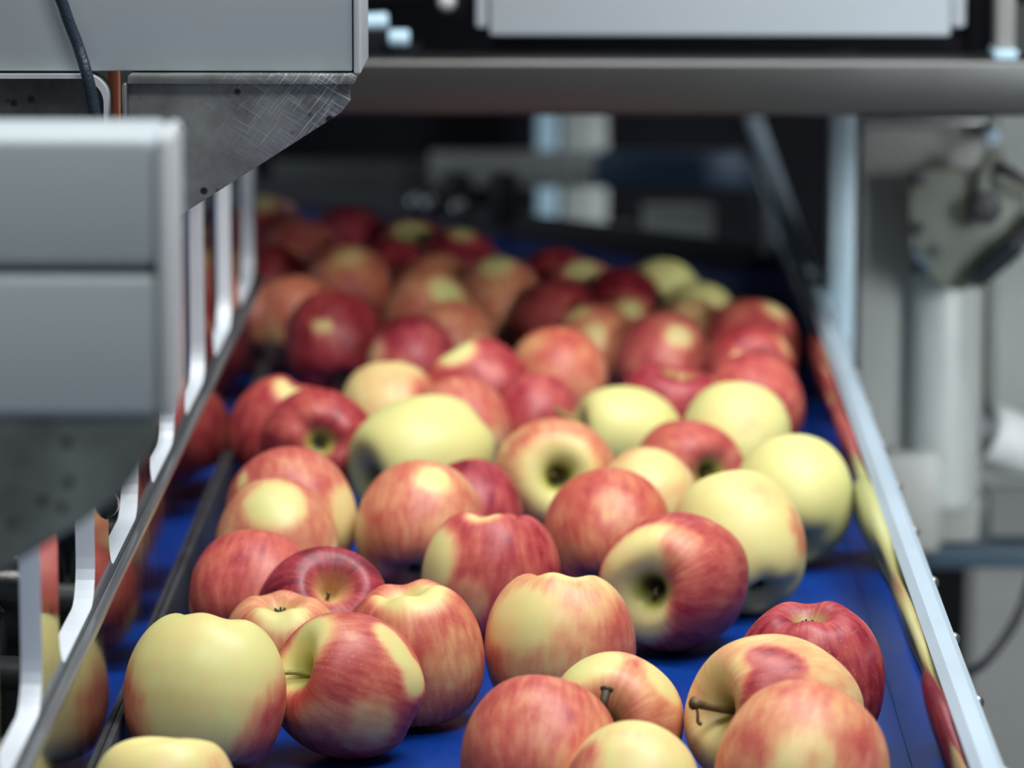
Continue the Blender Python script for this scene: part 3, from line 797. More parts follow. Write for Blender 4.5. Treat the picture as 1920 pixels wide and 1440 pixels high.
dk = thing('rear_deck', 'dark machine deck beyond the slanting guard board', 'deck', (0.0, 4.3, 0))
obj('deck_plate', flat(BM(), [(-0.66, gy(-0.66) + 0.014), (XR + 0.0015, gy(XR) + 0.014), (XR + 0.0015, gy(XR) + 0.10), (-0.66, gy(-0.66) + 0.10)], BZ - 0.005, BZ), M['dark'], dk)
for x in (-0.5, 0.12):
    obj('leg', box(BM(), x - 0.02, x + 0.02, gy(x) + 0.03, gy(x) + 0.07, 0.0, BZ - 0.005, 0.002), M['dark'], dk)
Y5 = 4.34
rl = thing('rear_rail', 'grey horizontal rail half painted dark blue, behind the end guard', 'rail', (0.0, Y5, BZ))
x0, zt0 = at(805, 288, Y5); x1, zb0 = at(1112, 352, Y5)
obj('grey_section', box(BM(), x0, x1, Y5, Y5 + 0.03, zb0, zt0, 0.003), M['steel_dull'], rl)
obj('blue_section', box(BM(), x1 + 0.0005, at(1420, 0, Y5)[0], Y5 + 0.002, Y5 + 0.03, zb0, zt0, 0.003), M['navy'], rl)
obj('upright', box(BM(), at(1400, 0, Y5)[0], at(1420, 0, Y5)[0], Y5 + 0.031, Y5 + 0.05, 0.0, zt0, 0.002), M['dark'], rl)
obj('upright', box(BM(), x0, x0 + 0.01, Y5 + 0.031, Y5 + 0.05, 0.0, zt0, 0.002), M['dark'], rl)
lb = thing('rear_board', 'dim grey-green board at the far left, above the end guard', 'board', (-0.3, 4.35, BZ))
obj('board', box(BM(), at(500, 0, 4.36)[0], at(840, 0, 4.36)[0], 4.40, 4.42, at(0, 385, 4.4)[1], at(0, 302, 4.4)[1], 0.003), M['dark_grey'], lb)
obj('upright', box(BM(), at(560, 0, 4.36)[0], at(575, 0, 4.36)[0], 4.421, 4.44, 0.0, at(0, 310, 4.4)[1], 0.002), M['dark'], lb)
Y6 = 4.95
for (a0, a1, mat, nm, lab, cat) in ((1007, 1046, 'pale_blue', 'blue_post', 'pale blue upright seen above and below the rear rail', 'post'), (1056, 1140, 'grey_pale', 'grey_post', 'wider grey upright just right of the pale blue one, beyond the rear rail', 'post')):
    p_ = thing(nm, lab, cat, (at(a0, 0, Y6)[0], Y6, 0))
    obj('shaft', box(BM(), at(a0, 0, Y6)[0], at(a1, 0, Y6)[0], Y6, Y6 + 0.04, 0.02, at(0, 150, Y6)[1], 0.004), M[mat], p_)
    obj('foot', box(BM(), at(a0, 0, Y6)[0], at(a1, 0, Y6)[0], Y6 - 0.01, Y6 + 0.05, 0.0, 0.02, 0.002), M['dark_grey'], p_)
bxd = thing('junction_box', 'small grey box with a dark lid at the far right end of the belt', 'box', at3(1270, 470, 4.10))
x0, z1_ = at(1207, 397, 4.10); x1, z0_ = at(1338, 480, 4.10)
obj('body', box(BM(), x0, x1, 4.10, 4.16, z0_, z1_ - 0.003, 0.003), M['white_plastic'], bxd)
obj('lid', box(BM(), x0 - 0.001, x1 + 0.001, 4.097, 4.162, z1_ - 0.0028, z1_, 0.001), M['grey_column'], bxd)
obj('stand', box(BM(), x0 + 0.01, x1 - 0.01, 4.115, 4.145, 0.0, z0_ - 0.0002, 0.002), M['dark'], bxd)
cr = thing('lower_rail', 'dim horizontal rail low behind the end guard, below the rear rail', 'rail', (0.0, 4.25, BZ))
obj('rail_tube', box(BM(), at(930, 0, 4.25)[0], at(1200, 0, 4.25)[0], 4.25, 4.27, at(0, 462, 4.25)[1], at(0, 418, 4.25)[1], 0.002), M['dark_grey'], cr)
for q in (940, 1185):
    obj('leg', box(BM(), at(q, 0, 4.25)[0], at(q, 0, 4.25)[0] + 0.012, 4.252, 4.268, 0.0, at(0, 461, 4.25)[1], 0.001), M['dark'], cr)
hb = thing('dark_backdrop', 'large near-black backdrop box standing for the unlit depth of the background', 'backdrop', (-0.3, 5.3, 0))
obj('backdrop_box', box(BM(), -1.6, 0.50, 5.25, 5.9, 0.0, BZ + 1.2, 0.01), M['dark'], hb)  # added dark box; its near-black colour stands for unlit depth
obj('backdrop_panel', box(BM(), -0.9, 0.2, 5.235, 5.249, 0.1, BZ + 1.1, 0.004), M['dark'], hb)

# apples: outline centre and width seen in the photograph, which end points along the axis (right, up, towards lens), blush, tint, patches, label
APPLES = [
    (305, 1535, 285, 's', (0.0, 0.97, 0.1), 0.1, 0.2, [(0.8, 0.4, 0.4, 0.3)], 'pale yellow apple with a dimple on top, cut off at the bottom left'),
    (385, 1313, 302, 'c', (0.12, 0.97, -0.08), 0.06, 0.1, [(-0.98, -0.3, 0.72, 0.55), (0.86, -0.5, 0.78, 0.72), (-0.35, -0.95, 0.45, 0.4)], 'large pale yellow apple with orange-pink flanks, at the front left beside the black skirt'),
    (648, 1302, 268, 's', (-0.76, 0.3, 0.58), 0.72, 0.35, [(0.6, 0.66, 0.26, 0.1), (0.78, 0.42, 0.24, 0.1), (0.92, 0.12, 0.28, 0.1), (-0.55, 0.62, 0.42, 0.06), (-0.85, 0.25, 0.36, 0.06), (0.35, -0.6, 0.45, 0.35), (-0.3, -0.5, 0.35, 0.45)], 'red apple with yellow edges and a green stem hollow facing the large pale yellow apple'),
    (772, 1235, 268, 'c', (-0.12, 0.95, 0.25), 0.66, 0.15, [(-0.02, 0.88, 0.5, 0.06), (0.6, -0.1, 0.5, 0.52)], 'striped red apple with a yellow crown, right of the one with the green hollow'),
    (528, 1213, 205, 'c', (-0.03, 0.92, 0.36), 0.54, 0.2, [(0, 0.72, 0.42, 0.05)], 'small pink apple with a yellow crown and dark dried calyx, behind the front left pair'),
    (472, 1133, 225, 's', (0.2, 0.82, -0.58), 0.74, 0.3, [(-0.92, -0.5, 0.35, 0.2), (0.1, -0.4, 0.4, 0.6)], 'plain red-pink apple beside the black skirt, behind the small calyx-up apple'),
    (603, 1158, 240, 's', (0.18, 0.48, 0.85), 0.93, 0.85, [(0.18, 0.45, 0.3, 0.6)], 'dark purplish crimson apple with its hollow facing forward, behind the small calyx-up apple'),
    (1050, 1207, 285, 'c', (0.05, 0.97, -0.06), 0.4, 0.25, [(-0.6, 0.35, 0.5, 0.1), (0.9, 0, 0.5, 0.68), (0.1, -0.95, 0.6, 0.75), (-0.9, -0.3, 0.35, 0.55), (0.05, 0.97, 0.35, 0.12)], 'flat-topped pale pink apple with a yellow left shoulder, standing alone in the front middle'),
    (1150, 1372, 262, 's', (-0.14, -0.06, 0.98), 0.5, 0.25, [(-0.3, 0.85, 0.45, 0.08), (0.72, 0.6, 0.36, 0.15), (0.3, -0.4, 0.6, 0.68)], 'pink apple with yellow shoulders and a short dark stem standing up on its front'),
    (1012, 1442, 292, 's', (0.1, 0.82, -0.58), 0.66, 0.3, [(0.3, 0.1, 0.35, 0.58)], 'plain rosy red apple without any hollow, low in the front middle'),
    (1183, 1512, 250, 's', (0.15, 0.82, -0.58), 0.15, 0.3, [(-0.8, 0.35, 0.5, 0.58)], 'cream-coloured apple with a pink left side, cut off at the bottom middle'),
    (1517, 1277, 285, 'c', (0, 0.93, 0.32), 0.86, 0.6, [], 'deep crimson apple with its calyx dimple up, at the front right near the blue rail'),
    (1448, 1352, 318, 's', (-0.74, 0.12, 0.62), 0.32, 0.3, [(-0.16, 0.68, 0.15, 0.85), (0, 0.68, 0.2, 0.85), (0.16, 0.64, 0.19, 0.8), (0.3, 0.58, 0.16, 0.8), (0.12, 0.46, 0.19, 0.85), (0.3, 0.42, 0.15, 0.8), (-0.06, 0.46, 0.18, 0.9), (-0.16, 0.3, 0.17, 0.88), (-0.24, 0.12, 0.14, 0.8), (-0.6, -0.45, 0.45, 0.1), (-0.75, 0.4, 0.3, 0.15), (0.7, 0.3, 0.4, 0.36)], 'yellow apple with a shiny red patch and a long brown stem pointing left'),
    (1503, 1464, 335, 's', (0.2, 0.82, -0.58), 0.52, 0.25, [(0.05, 0.1, 0.4, 0.26), (-0.7, 0.2, 0.4, 0.62), (0.7, 0.2, 0.35, 0.62)], 'large pink-orange apple nearest the lens at the bottom right'),
    (1265, 1092, 268, 's', (-0.4, -0.14, 0.9), 0.76, 0.35, [(-0.4, 0.45, 0.42, 0.14), (-0.72, 0.1, 0.4, 0.2), (-0.5, -0.45, 0.45, 0.16), (0.1, 0.5, 0.3, 0.5)], 'red and cream apple with a dark open hollow facing front left, right of the middle'),
    (1388, 1040, 232, 'c', (0.32, -0.8, 0.5), 0.1, 0.1, [(0.95, 0.15, 0.4, 0.5), (0.3, 0.75, 0.28, 0.26)], 'yellow apple with a peach right edge, right behind the open-hollow apple'),
    (1488, 953, 225, 's', (-0.1, 0.76, -0.62), 0.0, 0.0, [(-0.9, -0.3, 0.4, 0.1)], 'all pale yellow apple furthest right, close to the blue side rail'),
    (1140, 1022, 235, 's', (0.0, 0.82, -0.58), 0.68, 0.1, [(0.1, 0.5, 0.3, 0.5)], 'orange-red apple directly behind and left of the open-hollow apple'),
    (1210, 962, 185, 's', (0.2, 0.82, -0.58), 0.33, 0.3, [(-0.8, 0.3, 0.4, 0.58), (0.2, 0.75, 0.5, 0.1)], 'small cream and pink apple peeking over the orange-red one'),
    (1038, 908, 236, 's', (0.1, 0.06, 0.99), 0.52, 0.2, [(0.08, 0.05, 0.62, 0.04), (-0.9, -0.2, 0.4, 0.66)], 'pink apple with a broad yellow-green stem hollow facing the lens, in the centre'),
    (1290, 890, 188, 's', (0.5, -0.06, 0.85), 0.72, 0.45, [(-0.65, 0, 0.45, 0.42)], 'pink apple with a dark hollow facing right, beside the palest yellow apple'),
    (920, 1085, 262, 'c', (0.05, 0.97, 0.02), 0.8, 0.4, [(-0.85, 0.25, 0.5, 0.06), (-0.32, -0.25, 0.3, 0.48), (-0.1, 0.9, 0.25, 0.2)], 'upright red apple with a yellow-green left side, in the middle of the belt'),
    (788, 1008, 242, 's', (0.1, 0.82, -0.58), 0.56, 0.3, [(-0.95, -0.15, 0.35, 0.08), (0.2, 0.75, 0.28, 0.12)], 'dull pink apple with a pale spot on top, left of the upright red apple'),
    (882, 980, 178, 's', (-0.1, 0.82, -0.58), 0.85, 0.7, [], 'crimson apple half hidden between the dull pink and the upright red apple'),
    (790, 862, 258, 's', (-0.8, -0.34, 0.48), 0.0, 0.0, [(0.9, -0.4, 0.3, 0.12)], 'large yellow apple with a dark green hollow and thin stem pointing down'),
    (518, 1022, 232, 's', (0.1, 0.82, -0.58), 0.5, 0.3, [(0, 0.68, 0.47, 0.0), (-0.78, -0.05, 0.26, 0.1), (0.95, -0.2, 0.3, 0.1)], 'apple with a round cream patch on its top, at the left beside the skirt'),
    (547, 985, 252, 's', (-0.2, 0.82, -0.58), 0.66, 0.4, [(0.88, 0.0, 0.5, 0.16), (-0.75, 0.55, 0.14, 0.15)], 'pink and yellow apple right behind the one with the round cream patch'),
    (597, 833, 215, 'c', (0.03, 0.05, 0.99), 0.84, 0.35, [], 'red apple with its green calyx hollow facing the lens, at the left'),
    (522, 808, 195, 'c', (0.4, 0.85, 0.1), 0.82, 0.2, [(0.3, 0.78, 0.45, 0.08)], 'red apple with a cream top, behind the red one with the green calyx hollow'),
    (730, 778, 168, 's', (0.0, 0.82, -0.58), 0.24, 0.3, [(0.85, 0.3, 0.5, 0.7)], 'peach-yellow apple with a pink right side, behind the large yellow apple'),
    (865, 815, 170, 's', (-0.2, 0.82, -0.58), 0.62, 0.5, [(0.6, -0.4, 0.4, 0.35)], 'rosy apple peeking out behind the large yellow apple on its right'),
    (898, 762, 205, 's', (-0.5, 0.75, -0.2), 0.82, 0.5, [(-0.4, 0.78, 0.34, 0.02)], 'shiny crimson apple with a yellow-green cap, left of the round orange-red one'),
    (1045, 724, 178, 's', (0.1, 0.82, -0.58), 0.64, 0.1, [(-0.6, 0.7, 0.3, 0.5)], 'round orange-red apple in the middle of the row behind the yellow egg-shaped one'),
    (1170, 818, 190, 's', (-0.85, 0.1, 0.35), 0.0, 0.0, [], 'egg-shaped pale yellow apple with a stem pointing left, right of the centre'),
    (1255, 790, 195, 's', (0.2, 0.92, 0.25), 0.86, 0.8, [(0.9, 0.45, 0.3, 0.15)], 'crimson-pink apple with a dent on top, behind the egg-shaped yellow apple'),
    (1378, 842, 207, 's', (0.1, 0.82, -0.58), 0.04, 0.1, [(0.15, 0.35, 0.25, 0.28)], 'yellow apple with a faint pink band, behind the palest yellow apple'),
    (1412, 777, 190, 's', (-0.1, 0.82, -0.58), 0.76, 0.5, [], 'rosy red apple at the right, behind the yellow one with the pink band'),
    (1402, 706, 170, 's', (0.3, 0.02, 0.9), 0.84, 0.3, [(-0.2, 0.28, 0.16, 0.2), (0.8, 0.5, 0.3, 0.35)], 'red apple with a pale round spot and an orange right edge, near the right wall'),
    (1408, 662, 172, 's', (0.1, 0.82, -0.58), 0.78, 0.4, [(0.5, 0.78, 0.28, 0.22)], 'shaded dark red apple with an olive top, last one along the right wall'),
    (1243, 688, 165, 's', (0.1, 0.82, -0.58), 0.7, 0.6, [(0.35, 0.55, 0.3, 0.08)], 'dull rosy apple with a pale yellow spot at its upper right, in the shade'),
    (1115, 672, 155, 's', (0.1, 0.82, -0.58), 0.62, 0.1, [(0, 0.38, 0.28, 0.2), (-0.4, 0.85, 0.3, 0.2)], 'orange-brown apple with a yellow glint, behind the round orange-red apple'),
    (770, 695, 155, 's', (0.2, 0.82, -0.58), 0.86, 0.8, [(-0.8, 0.2, 0.36, 0.36), (-0.15, -0.1, 0.2, 0.5)], 'crimson apple with a pale left edge, behind the peach-yellow apple'),
    (848, 665, 150, 's', (0.1, 0.82, -0.58), 0.6, 0.1, [(0.65, 0.1, 0.22, 0.03)], 'small orange apple with a yellow right flank, behind the yellow-capped crimson one'),
    (630, 660, 190, 's', (-0.1, 0.82, -0.58), 0.9, 0.3, [(-0.28, 0.34, 0.17, 0.1)], 'large dark red apple with one small yellow spot, at the left in the shade'),
    (556, 622, 158, 's', (0.0, 0.82, -0.58), 0.58, 0.2, [(-0.6, -0.3, 0.4, 0.35)], 'brownish pink apple against the left wall, beside the large dark red one'),
    (652, 560, 165, 's', (0.0, 0.82, -0.58), 0.62, 0.1, [(0, 0.8, 0.38, 0.28)], 'orange-red apple with a tan top, above the large dark red apple'),
    (805, 614, 165, 's', (0.1, 0.82, -0.58), 0.56, 0.15, [(0.42, 0.62, 0.4, 0.03)], 'orange apple with a bright yellow cap, in the middle of the shaded heap'),
    (820, 574, 145, 's', (0.1, 0.82, -0.58), 0.58, 0.0, [], 'plain orange apple just above the bright yellow-capped one'),
    (937, 590, 165, 's', (-0.1, 0.82, -0.58), 0.58, 0.05, [(-0.1, 0.88, 0.38, 0.06)], 'big orange-brown apple with a yellow-green top, in the shaded heap'),
    (768, 497, 140, 's', (0.1, 0.82, -0.58), 0.86, 0.4, [(0, 0.72, 0.5, 0.03)], 'olive-yellow topped apple at the far back of the heap'),
    (858, 522, 145, 's', (0.1, 0.82, -0.58), 0.92, 0.4, [(0.1, 0.92, 0.33, 0.1)], 'dark red apple with a thin yellow top rim, at the far back'),
    (655, 484, 160, 's', (0.1, 0.82, -0.58), 0.86, 1.0, [], 'purplish pink apple at the far back left, on top of the heap'),
    (498, 452, 125, 's', (0.1, 0.82, -0.58), 0.72, 0.9, [(0, 0.85, 0.33, 0.05)], 'bright pink apple with a yellow-green top, farthest away at the slotted fence'),
    (560, 502, 150, 's', (0.1, 0.82, -0.58), 0.68, 0.3, [(-0.2, 0.1, 0.28, 0.2)], 'brownish apple with a green smudge, between the bright pink and the purplish pink one'),
    (1040, 550, 125, 's', (0.1, 0.82, -0.58), 0.86, 0.1, [], 'plain red apple at the back edge of the heap, before the bare dark blue belt'),
    (1092, 580, 140, 's', (0.1, 0.82, -0.58), 0.72, 0.3, [(0, 0.82, 0.4, 0.05)], 'yellow-topped red apple at the back, right of the plain red one'),
    (1165, 594, 145, 's', (0.1, 0.82, -0.58), 0.97, 0.3, [], 'very dark crimson apple at the back, left of the yellow-green one'),
    (1240, 580, 140, 's', (0.1, 0.82, -0.58), 0.04, 0.0, [], 'yellow-green apple at the back, right of the very dark crimson one'),
    (1305, 620, 130, 's', (0.1, 0.82, -0.58), 0.12, 0.0, [(-0.3, -0.5, 0.4, 0.4)], 'small yellowish apple at the back right, next to the yellow-green one'),
    (1172, 645, 140, 's', (0.1, 0.82, -0.58), 0.72, 0.2, [(0.1, 0.65, 0.33, 0.1)], 'red apple with an olive patch on top, in front of the very dark crimson one'),
    (1295, 658, 140, 's', (0.1, 0.82, -0.58), 0.5, 0.1, [(0, 0.85, 0.3, 0.35)], 'olive-orange apple half hidden behind the dull rosy one'),
    (1045, 618, 135, 's', (0.1, 0.82, -0.58), 0.84, 0.3, [], 'dark red apple wedged right of the big orange-brown one'),
    (1003, 802, 150, 's', (0.1, 0.82, -0.58), 0.82, 0.7, [], 'deep pink apple mostly hidden behind the shiny crimson one'),
    (737, 545, 150, 's', (0.1, 0.82, -0.58), 0.92, 0.3, [], 'dark red apple between the tan-topped and the plain orange one'),
    (508, 548, 130, 's', (0.1, 0.82, -0.58), 0.86, 0.3, [], 'dim red apple behind the brownish pink one at the left wall'),
]
# where each one lies: x, y, height of its centre above the belt, radius (metres)
POS = [
    (-0.1798, 1.806, 0.0315, 0.0339),
    (-0.1769, 1.9913, 0.0376, 0.0383),
    (-0.1111, 2.0231, 0.0327, 0.0352),
    (-0.0815, 2.0933, 0.0336, 0.0361),
    (-0.1489, 2.1192, 0.0331, 0.0299),
    (-0.1725, 2.2288, 0.0305, 0.0329),
    (-0.1319, 2.1786, 0.0346, 0.0342),
    (-0.0068, 2.1108, 0.0373, 0.0381),
    (0.019, 1.959, 0.0313, 0.0337),
    (-0.0152, 1.8853, 0.0331, 0.0356),
    (0.0258, 1.8362, 0.0294, 0.0309),
    (0.116, 2.0427, 0.0354, 0.0372),
    (0.0935, 1.948, 0.0396, 0.0392),
    (0.1018, 1.8426, 0.0396, 0.0392),
    (0.0547, 2.2532, 0.0373, 0.0381),
    (0.0936, 2.3449, 0.0327, 0.0352),
    (0.1299, 2.4711, 0.0332, 0.0357),
    (0.0195, 2.3667, 0.0333, 0.0358),
    (0.0424, 2.4766, 0.029, 0.0312),
    (-0.0122, 2.526, 0.0361, 0.0376),
    (0.0705, 2.5869, 0.0303, 0.0326),
    (-0.0451, 2.2655, 0.0363, 0.0376),
    (-0.0875, 2.3799, 0.0344, 0.0367),
    (-0.0606, 2.4521, 0.0281, 0.0302),
    (-0.0936, 2.5681, 0.0426, 0.0406),
    (-0.1668, 2.3381, 0.0387, 0.0352),
    (-0.1627, 2.4086, 0.0354, 0.038),
    (-0.1593, 2.6112, 0.0437, 0.0361),
    (-0.1869, 2.672, 0.0406, 0.0332),
    (-0.1223, 2.7759, 0.0321, 0.0319),
    (-0.0731, 2.7195, 0.0298, 0.0317),
    (-0.0635, 2.8048, 0.0334, 0.036),
    (-0.0115, 2.8905, 0.0316, 0.034),
    (0.0321, 2.6907, 0.0344, 0.0338),
    (0.0624, 2.7496, 0.0333, 0.0348),
    (0.102, 2.6565, 0.0329, 0.0354),
    (0.1189, 2.7851, 0.0319, 0.0343),
    (0.1212, 2.9342, 0.031, 0.0333),
    (0.1264, 3.0086, 0.0347, 0.0342),
    (0.0628, 2.9742, 0.0307, 0.033),
    (0.0147, 3.0146, 0.0298, 0.0321),
    (-0.1152, 2.9633, 0.0295, 0.0317),
    (-0.0878, 3.0317, 0.0294, 0.0316),
    (-0.1708, 3.0145, 0.0338, 0.0364),
    (-0.206, 3.1221, 0.0309, 0.0332),
    (-0.1755, 3.2639, 0.0334, 0.0351),
    (-0.108, 3.1374, 0.0318, 0.0342),
    (-0.1056, 3.2496, 0.0301, 0.0324),
    (-0.0565, 3.1959, 0.0321, 0.0346),
    (-0.1344, 3.4438, 0.0329, 0.0331),
    (-0.0937, 3.3867, 0.0309, 0.0333),
    (-0.1859, 3.4854, 0.033, 0.0355),
    (-0.2636, 3.6045, 0.0297, 0.032),
    (-0.2242, 3.4301, 0.0326, 0.0342),
    (-0.0155, 3.3278, 0.0282, 0.0304),
    (0.0061, 3.2425, 0.0293, 0.0315),
    (0.0357, 3.1887, 0.0317, 0.0321),
    (0.0671, 3.2415, 0.0294, 0.0316),
    (0.0911, 3.1507, 0.0278, 0.0299),
    (0.0373, 3.0894, 0.0282, 0.0304),
    (0.0846, 3.0546, 0.0284, 0.0305),
    (-0.0126, 3.1504, 0.0284, 0.0305),
    (-0.0255, 2.7545, 0.0279, 0.0296),
    (-0.1428, 3.3213, 0.0311, 0.0334),
    (-0.2395, 3.326, 0.0288, 0.031),
]

# ------------------------------------------------------------------ apples
PROFILE = [(0.0, 0.50), (0.07, 0.53), (0.16, 0.66), (0.27, 0.785), (0.40, 0.86), (0.53, 0.875), (0.68, 0.82), (0.82, 0.67), (0.93, 0.43), (0.99, 0.16), (1.0, -0.06),
           (0.975, -0.30), (0.90, -0.54), (0.79, -0.735), (0.66, -0.87), (0.53, -0.935), (0.42, -0.945), (0.31, -0.905), (0.20, -0.82), (0.10, -0.745), (0.0, -0.72)]
def profile(n):
    P = np.array(PROFILE); m = len(P)
    seg = np.sqrt(((P[1:] - P[:-1]) ** 2).sum(1)); s = np.concatenate([[0], np.cumsum(seg)])
    q = np.linspace(0, s[-1], n)
    out = np.zeros((n, 2))
    for k, t in enumerate(q):
        i = min(max(np.searchsorted(s, t) - 1, 0), m - 2)
        u = (t - s[i]) / (s[i + 1] - s[i])
        p0 = P[i - 1] if i > 0 else P[i] * np.array([-1, 1]) + np.array([0, 0.03]); p1 = P[i]; p2 = P[i + 1]; p3 = P[i + 2] if i + 2 < m else P[i + 1]
        out[k] = 0.5 * (2 * p1 + (p2 - p0) * u + (2 * p0 - 5 * p1 + 4 * p2 - p3) * u * u + (3 * p1 - p0 - 3 * p2 + p3) * u ** 3)
    out[0] = P[0]; out[-1] = P[-1]; out[:, 0] = np.maximum(out[:, 0], 0)
    return out

def smoothstep(a, b, x):
    t = np.clip((x - a) / (b - a), 0, 1)
    return t * t * (3 - 2 * t)

def apple_vertices(rng, seg, rings, r, stretch, lobes):
    pr = profile(rings)
    ph = np.linspace(0, 2 * math.pi, seg, endpoint=False)
    rho = np.repeat(pr[1:-1, 0][:, None], seg, 1); z = np.repeat(pr[1:-1, 1][:, None], seg, 1)
    phi = np.repeat(ph[None], rings - 2, 0)
    p5 = rng.uniform(0, 6.28); p2 = rng.uniform(0, 6.28); p3 = rng.uniform(0, 6.28)
    low = smoothstep(0.35, -0.8, z)
    taper = rng.uniform(-0.03, 0.05)
    rho2 = rho * (1 + lobes * low * np.cos(5 * phi + p5) + 0.022 * np.cos(2 * phi + p2) + 0.016 * np.cos(3 * phi + p3) * (0.5 + 0.5 * z)) * (1 + taper * z)
    bump = np.exp(-((rho - 0.48) / 0.22) ** 2)
    z2 = z - 1.5 * lobes * bump * low * np.cos(5 * phi + p5) + 0.035 * bump * (z > 0) * np.cos(2 * phi + p3) + 0.05 * rng.uniform(-1, 1) * rho * np.cos(phi + p2)
    z2 = z2 * stretch
    V = np.stack([rho2 * np.cos(phi), rho2 * np.sin(phi), z2], -1).reshape(-1, 3)
    top = np.array([[0, 0, pr[0, 1] * stretch]]); bot = np.array([[0, 0, pr[-1, 1] * stretch]])
    V = np.concatenate([top, V, bot]) * r
    # hollows: how deep inside the stem basin or the calyx basin
    rr = np.concatenate([[0], rho.ravel(), [0]]); zz = np.concatenate([[1], z.ravel(), [-1]])
    F = []
    def idx(i, k): return 1 + i * seg + (k % seg)
    for k in range(seg): F.append((0, idx(0, k), idx(0, k + 1)))
    for i in range(rings - 3):
        for k in range(seg): F.append((idx(i, k), idx(i + 1, k), idx(i + 1, k + 1), idx(i, k + 1)))
    last = len(V) - 1
    for k in range(seg): F.append((last, idx(rings - 3, k + 1), idx(rings - 3, k)))
    return V, F, rr, zz

# longer stems the photograph shows: tip pixel, how far the tip stands towards the lens (in radii), thickness, material
STEMS = {2: ((520, 1262), 0.45, 0.0013, 'stem_green'), 8: ((1137, 1296), 1.04, 0.0021, 'stem_dark'), 12: ((1304, 1319), 0.80, 0.0021, 'stem'),
         24: ((731, 944), 0.80, 0.0014, 'stem_green'), 33: ((1044, 768), 0.30, 0.0014, 'stem_green')}
STRETCH = {24: 1.06, 15: 1.10, 14: 1.08, 33: 1.04, 21: 0.98, 7: 0.96}
LOBES = {1: 0.013, 2: 0.026, 16: 0.012, 15: 0.014, 3: 0.02, 7: 0.018, 11: 0.02}
HOLLOW = {14: 1.0, 19: 1.0, 20: 0.95, 27: 0.95, 24: 0.9, 2: 0.55, 12: 0.5, 6: 0.3, 11: 0.35, 4: 0.3, 3: 0.2}
CAMP = np.array([0, 0, CAM_H])
group_name = 'apples on the conveyor belt'

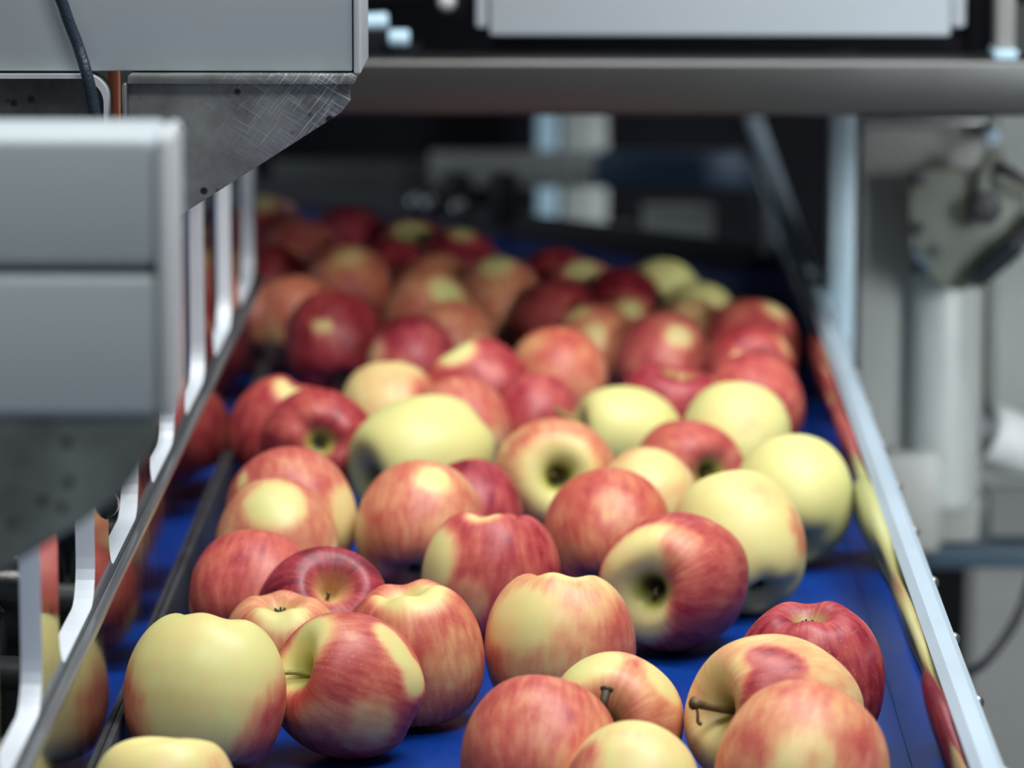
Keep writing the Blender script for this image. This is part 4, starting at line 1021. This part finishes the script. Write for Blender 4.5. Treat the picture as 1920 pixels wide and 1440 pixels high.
for i, (cx, cy, W, end, axis, b0, tint, blobs, label) in enumerate(APPLES):
    X, Y, Z, r = POS[i]
    rng = np.random.default_rng(100 + i)
    near = Y < 2.75
    seg, rings = (72, 56) if Y < 2.35 else ((48, 40) if near else (36, 30))
    V, F, rr, zz = apple_vertices(rng, seg, rings, r, STRETCH.get(i, 1.0), LOBES.get(i, 0.022))
    P = np.array([X, Y, Z])
    view = P - CAMP; view = view / np.linalg.norm(view)          # frame of this apple as seen from the lens
    right = Rv - view * (Rv @ view); right /= np.linalg.norm(right)
    up = np.cross(right, view)
    a = axis[0] * right + axis[1] * up - axis[2] * view
    a /= np.linalg.norm(a)
    if end == 'c': a = -a
    zaxis = a
    tmp = np.array([0.3, 0.5, 0.81]) if abs(a @ np.array([0.3, 0.5, 0.81])) < 0.9 else np.array([1.0, 0, 0])
    xaxis = np.cross(tmp, zaxis); xaxis /= np.linalg.norm(xaxis); yaxis = np.cross(zaxis, xaxis)
    sp = rng.uniform(0, 6.28)
    xa_ = xaxis * math.cos(sp) + yaxis * math.sin(sp); ya_ = np.cross(zaxis, xa_)
    Rm = np.stack([xa_, ya_, zaxis], 1)
    VW = V @ Rm.T
    # rest on the belt
    low = VW[:, 2].min()
    dz = -low - Z
    if dz > -0.006: Z = Z + dz + 0.0002
    P = np.array([X, Y, Z])
    n = VW / np.linalg.norm(VW, axis=1)[:, None]
    nu, nv, nt_ = n @ right, n @ up, -(n @ view)
    blush = np.full(len(V), float(b0))
    for (u, v, rad, bb_) in blobs:
        q = u * u + v * v
        if q > 1: s = math.sqrt(q); u, v, q = u / s, v / s, 1.0
        w = math.sqrt(max(0, 1 - q))
        ang = np.arccos(np.clip(nu * u + nv * v + nt_ * w, -1, 1))
        wt = 1 - smoothstep(0.62 * rad, 1.38 * rad, ang)
        blush = blush * (1 - wt) + bb_ * wt
    hk = HOLLOW.get(i, 0.6)
    hollow = np.where(zz > 0, (1 - smoothstep(0.03, 0.42, rr)) * hk, (1 - smoothstep(0.03, 0.34, rr)) * (max(0.45, hk) if (i in HOLLOW or end == 'c') else 0.3))
    me = bpy.data.meshes.new('apple')
    me.from_pydata(V.tolist(), [], F)
    me.polygons.foreach_set('use_smooth', [True] * len(me.polygons))
    for nm, arr in (('blush', blush), ('tint', np.full(len(V), float(tint))), ('hollow', hollow), ('seed', np.full(len(V), 7.3 * i))):
        at_ = me.attributes.new(nm, 'FLOAT', 'POINT')
        at_.data.foreach_set('value', np.ascontiguousarray(arr, dtype=np.float32))
    me.materials.append(M['apple'])
    me.update()
    o = bpy.data.objects.new('apple', me)
    COL.objects.link(o)
    Mw = Matrix([[Rm[r_][c_] for c_ in range(3)] + [float((P + np.array([0, 0, BZ]))[r_])] for r_ in range(3)] + [[0, 0, 0, 1]])
    o.matrix_world = Mw
    tag(o, label, 'apple', group_name)
    if not near: continue
    def child(name, bm, mat):
        me2 = bpy.data.meshes.new(name); bmesh.ops.recalc_face_normals(bm, faces=bm.faces)
        for f in bm.faces: f.smooth = True
        bm.to_mesh(me2); bm.free(); me2.materials.append(mat)
        c = bpy.data.objects.new(name, me2); COL.objects.link(c); c.parent = o
        return c
    base = Vector((0, 0, 0.51 * r * STRETCH.get(i, 1.0)))
    bm = BM()
    if i in STEMS:
        (tx, ty), k, th, mt = STEMS[i]
        depth = float((P - CAMP) @ Fv) - k * r
        tipw = CAMP + (Fv + (tx - 960) / 8000 * Rv - (ty - 720) / 8000 * Uv) * depth
        tip = Vector(((tipw - P) @ Rm).tolist())
        mid = base.lerp(tip, 0.5) + Vector((0.0008, 0.0, 0.0016 if tip.z > base.z else 0))
        if i == 8: mid = Vector((base.x * .4 + tip.x * .6, base.y * .4 + tip.y * .6, max(tip.z, base.z) + 0.004))
        tube(bm, [base - Vector((0, 0, 0.002)), mid, tip], th, 10, 8, (th * 0.85, th * 1.05))
        cyl(bm, tip - (tip - mid).normalized() * 0.0006, tip + (tip - mid).normalized() * 0.0012, th * 1.05, th * 1.6, 10)
        if i == 12:
            tube(bm, [tip, tip - Vector(((up * 0.0045) @ Rm).tolist()) + Vector(((right * 0.001) @ Rm).tolist()), tip - Vector(((up * 0.0085 - right * 0.0012) @ Rm).tolist()), tip - Vector(((up * 0.0095 - right * 0.0030) @ Rm).tolist())], 0.0007, 8, 5, (0.0005, 0.0011))
        child('stem', bm, M[mt])
    else:
        h_ = rng.uniform(0.20, 0.34) * r
        lean = rng.uniform(-0.12, 0.12, 2) * r
        tube(bm, [base - Vector((0, 0, 0.002)), base + Vector((lean[0] * 0.3, lean[1] * 0.3, h_ * 0.6)), base + Vector((lean[0], lean[1], h_))], 0.0010, 8, 5, (0.0009, 0.0012))
        child('stem', bm, M['stem'])
    bm = BM()
    zc_ = -0.735 * r * STRETCH.get(i, 1.0)
    for k in range(5):
        t = 2 * math.pi * k / 5 + rng.uniform(-.2, .2)
        c_, s_ = math.cos(t), math.sin(t)
        q = rng.uniform(0.7, 1.1) * 0.10 * r
        tube(bm, [(c_ * 0.02 * r, s_ * 0.02 * r, zc_ + 0.001), (c_ * 0.05 * r, s_ * 0.05 * r, zc_ - 0.035 * r), (c_ * q, s_ * q, zc_ - 0.075 * r), (c_ * q * 0.7, s_ * q * 0.7, zc_ - 0.10 * r)], 0.0007, 6, 3, (0.0010, 0.0004))
    child('calyx', bm, M['calyx'])
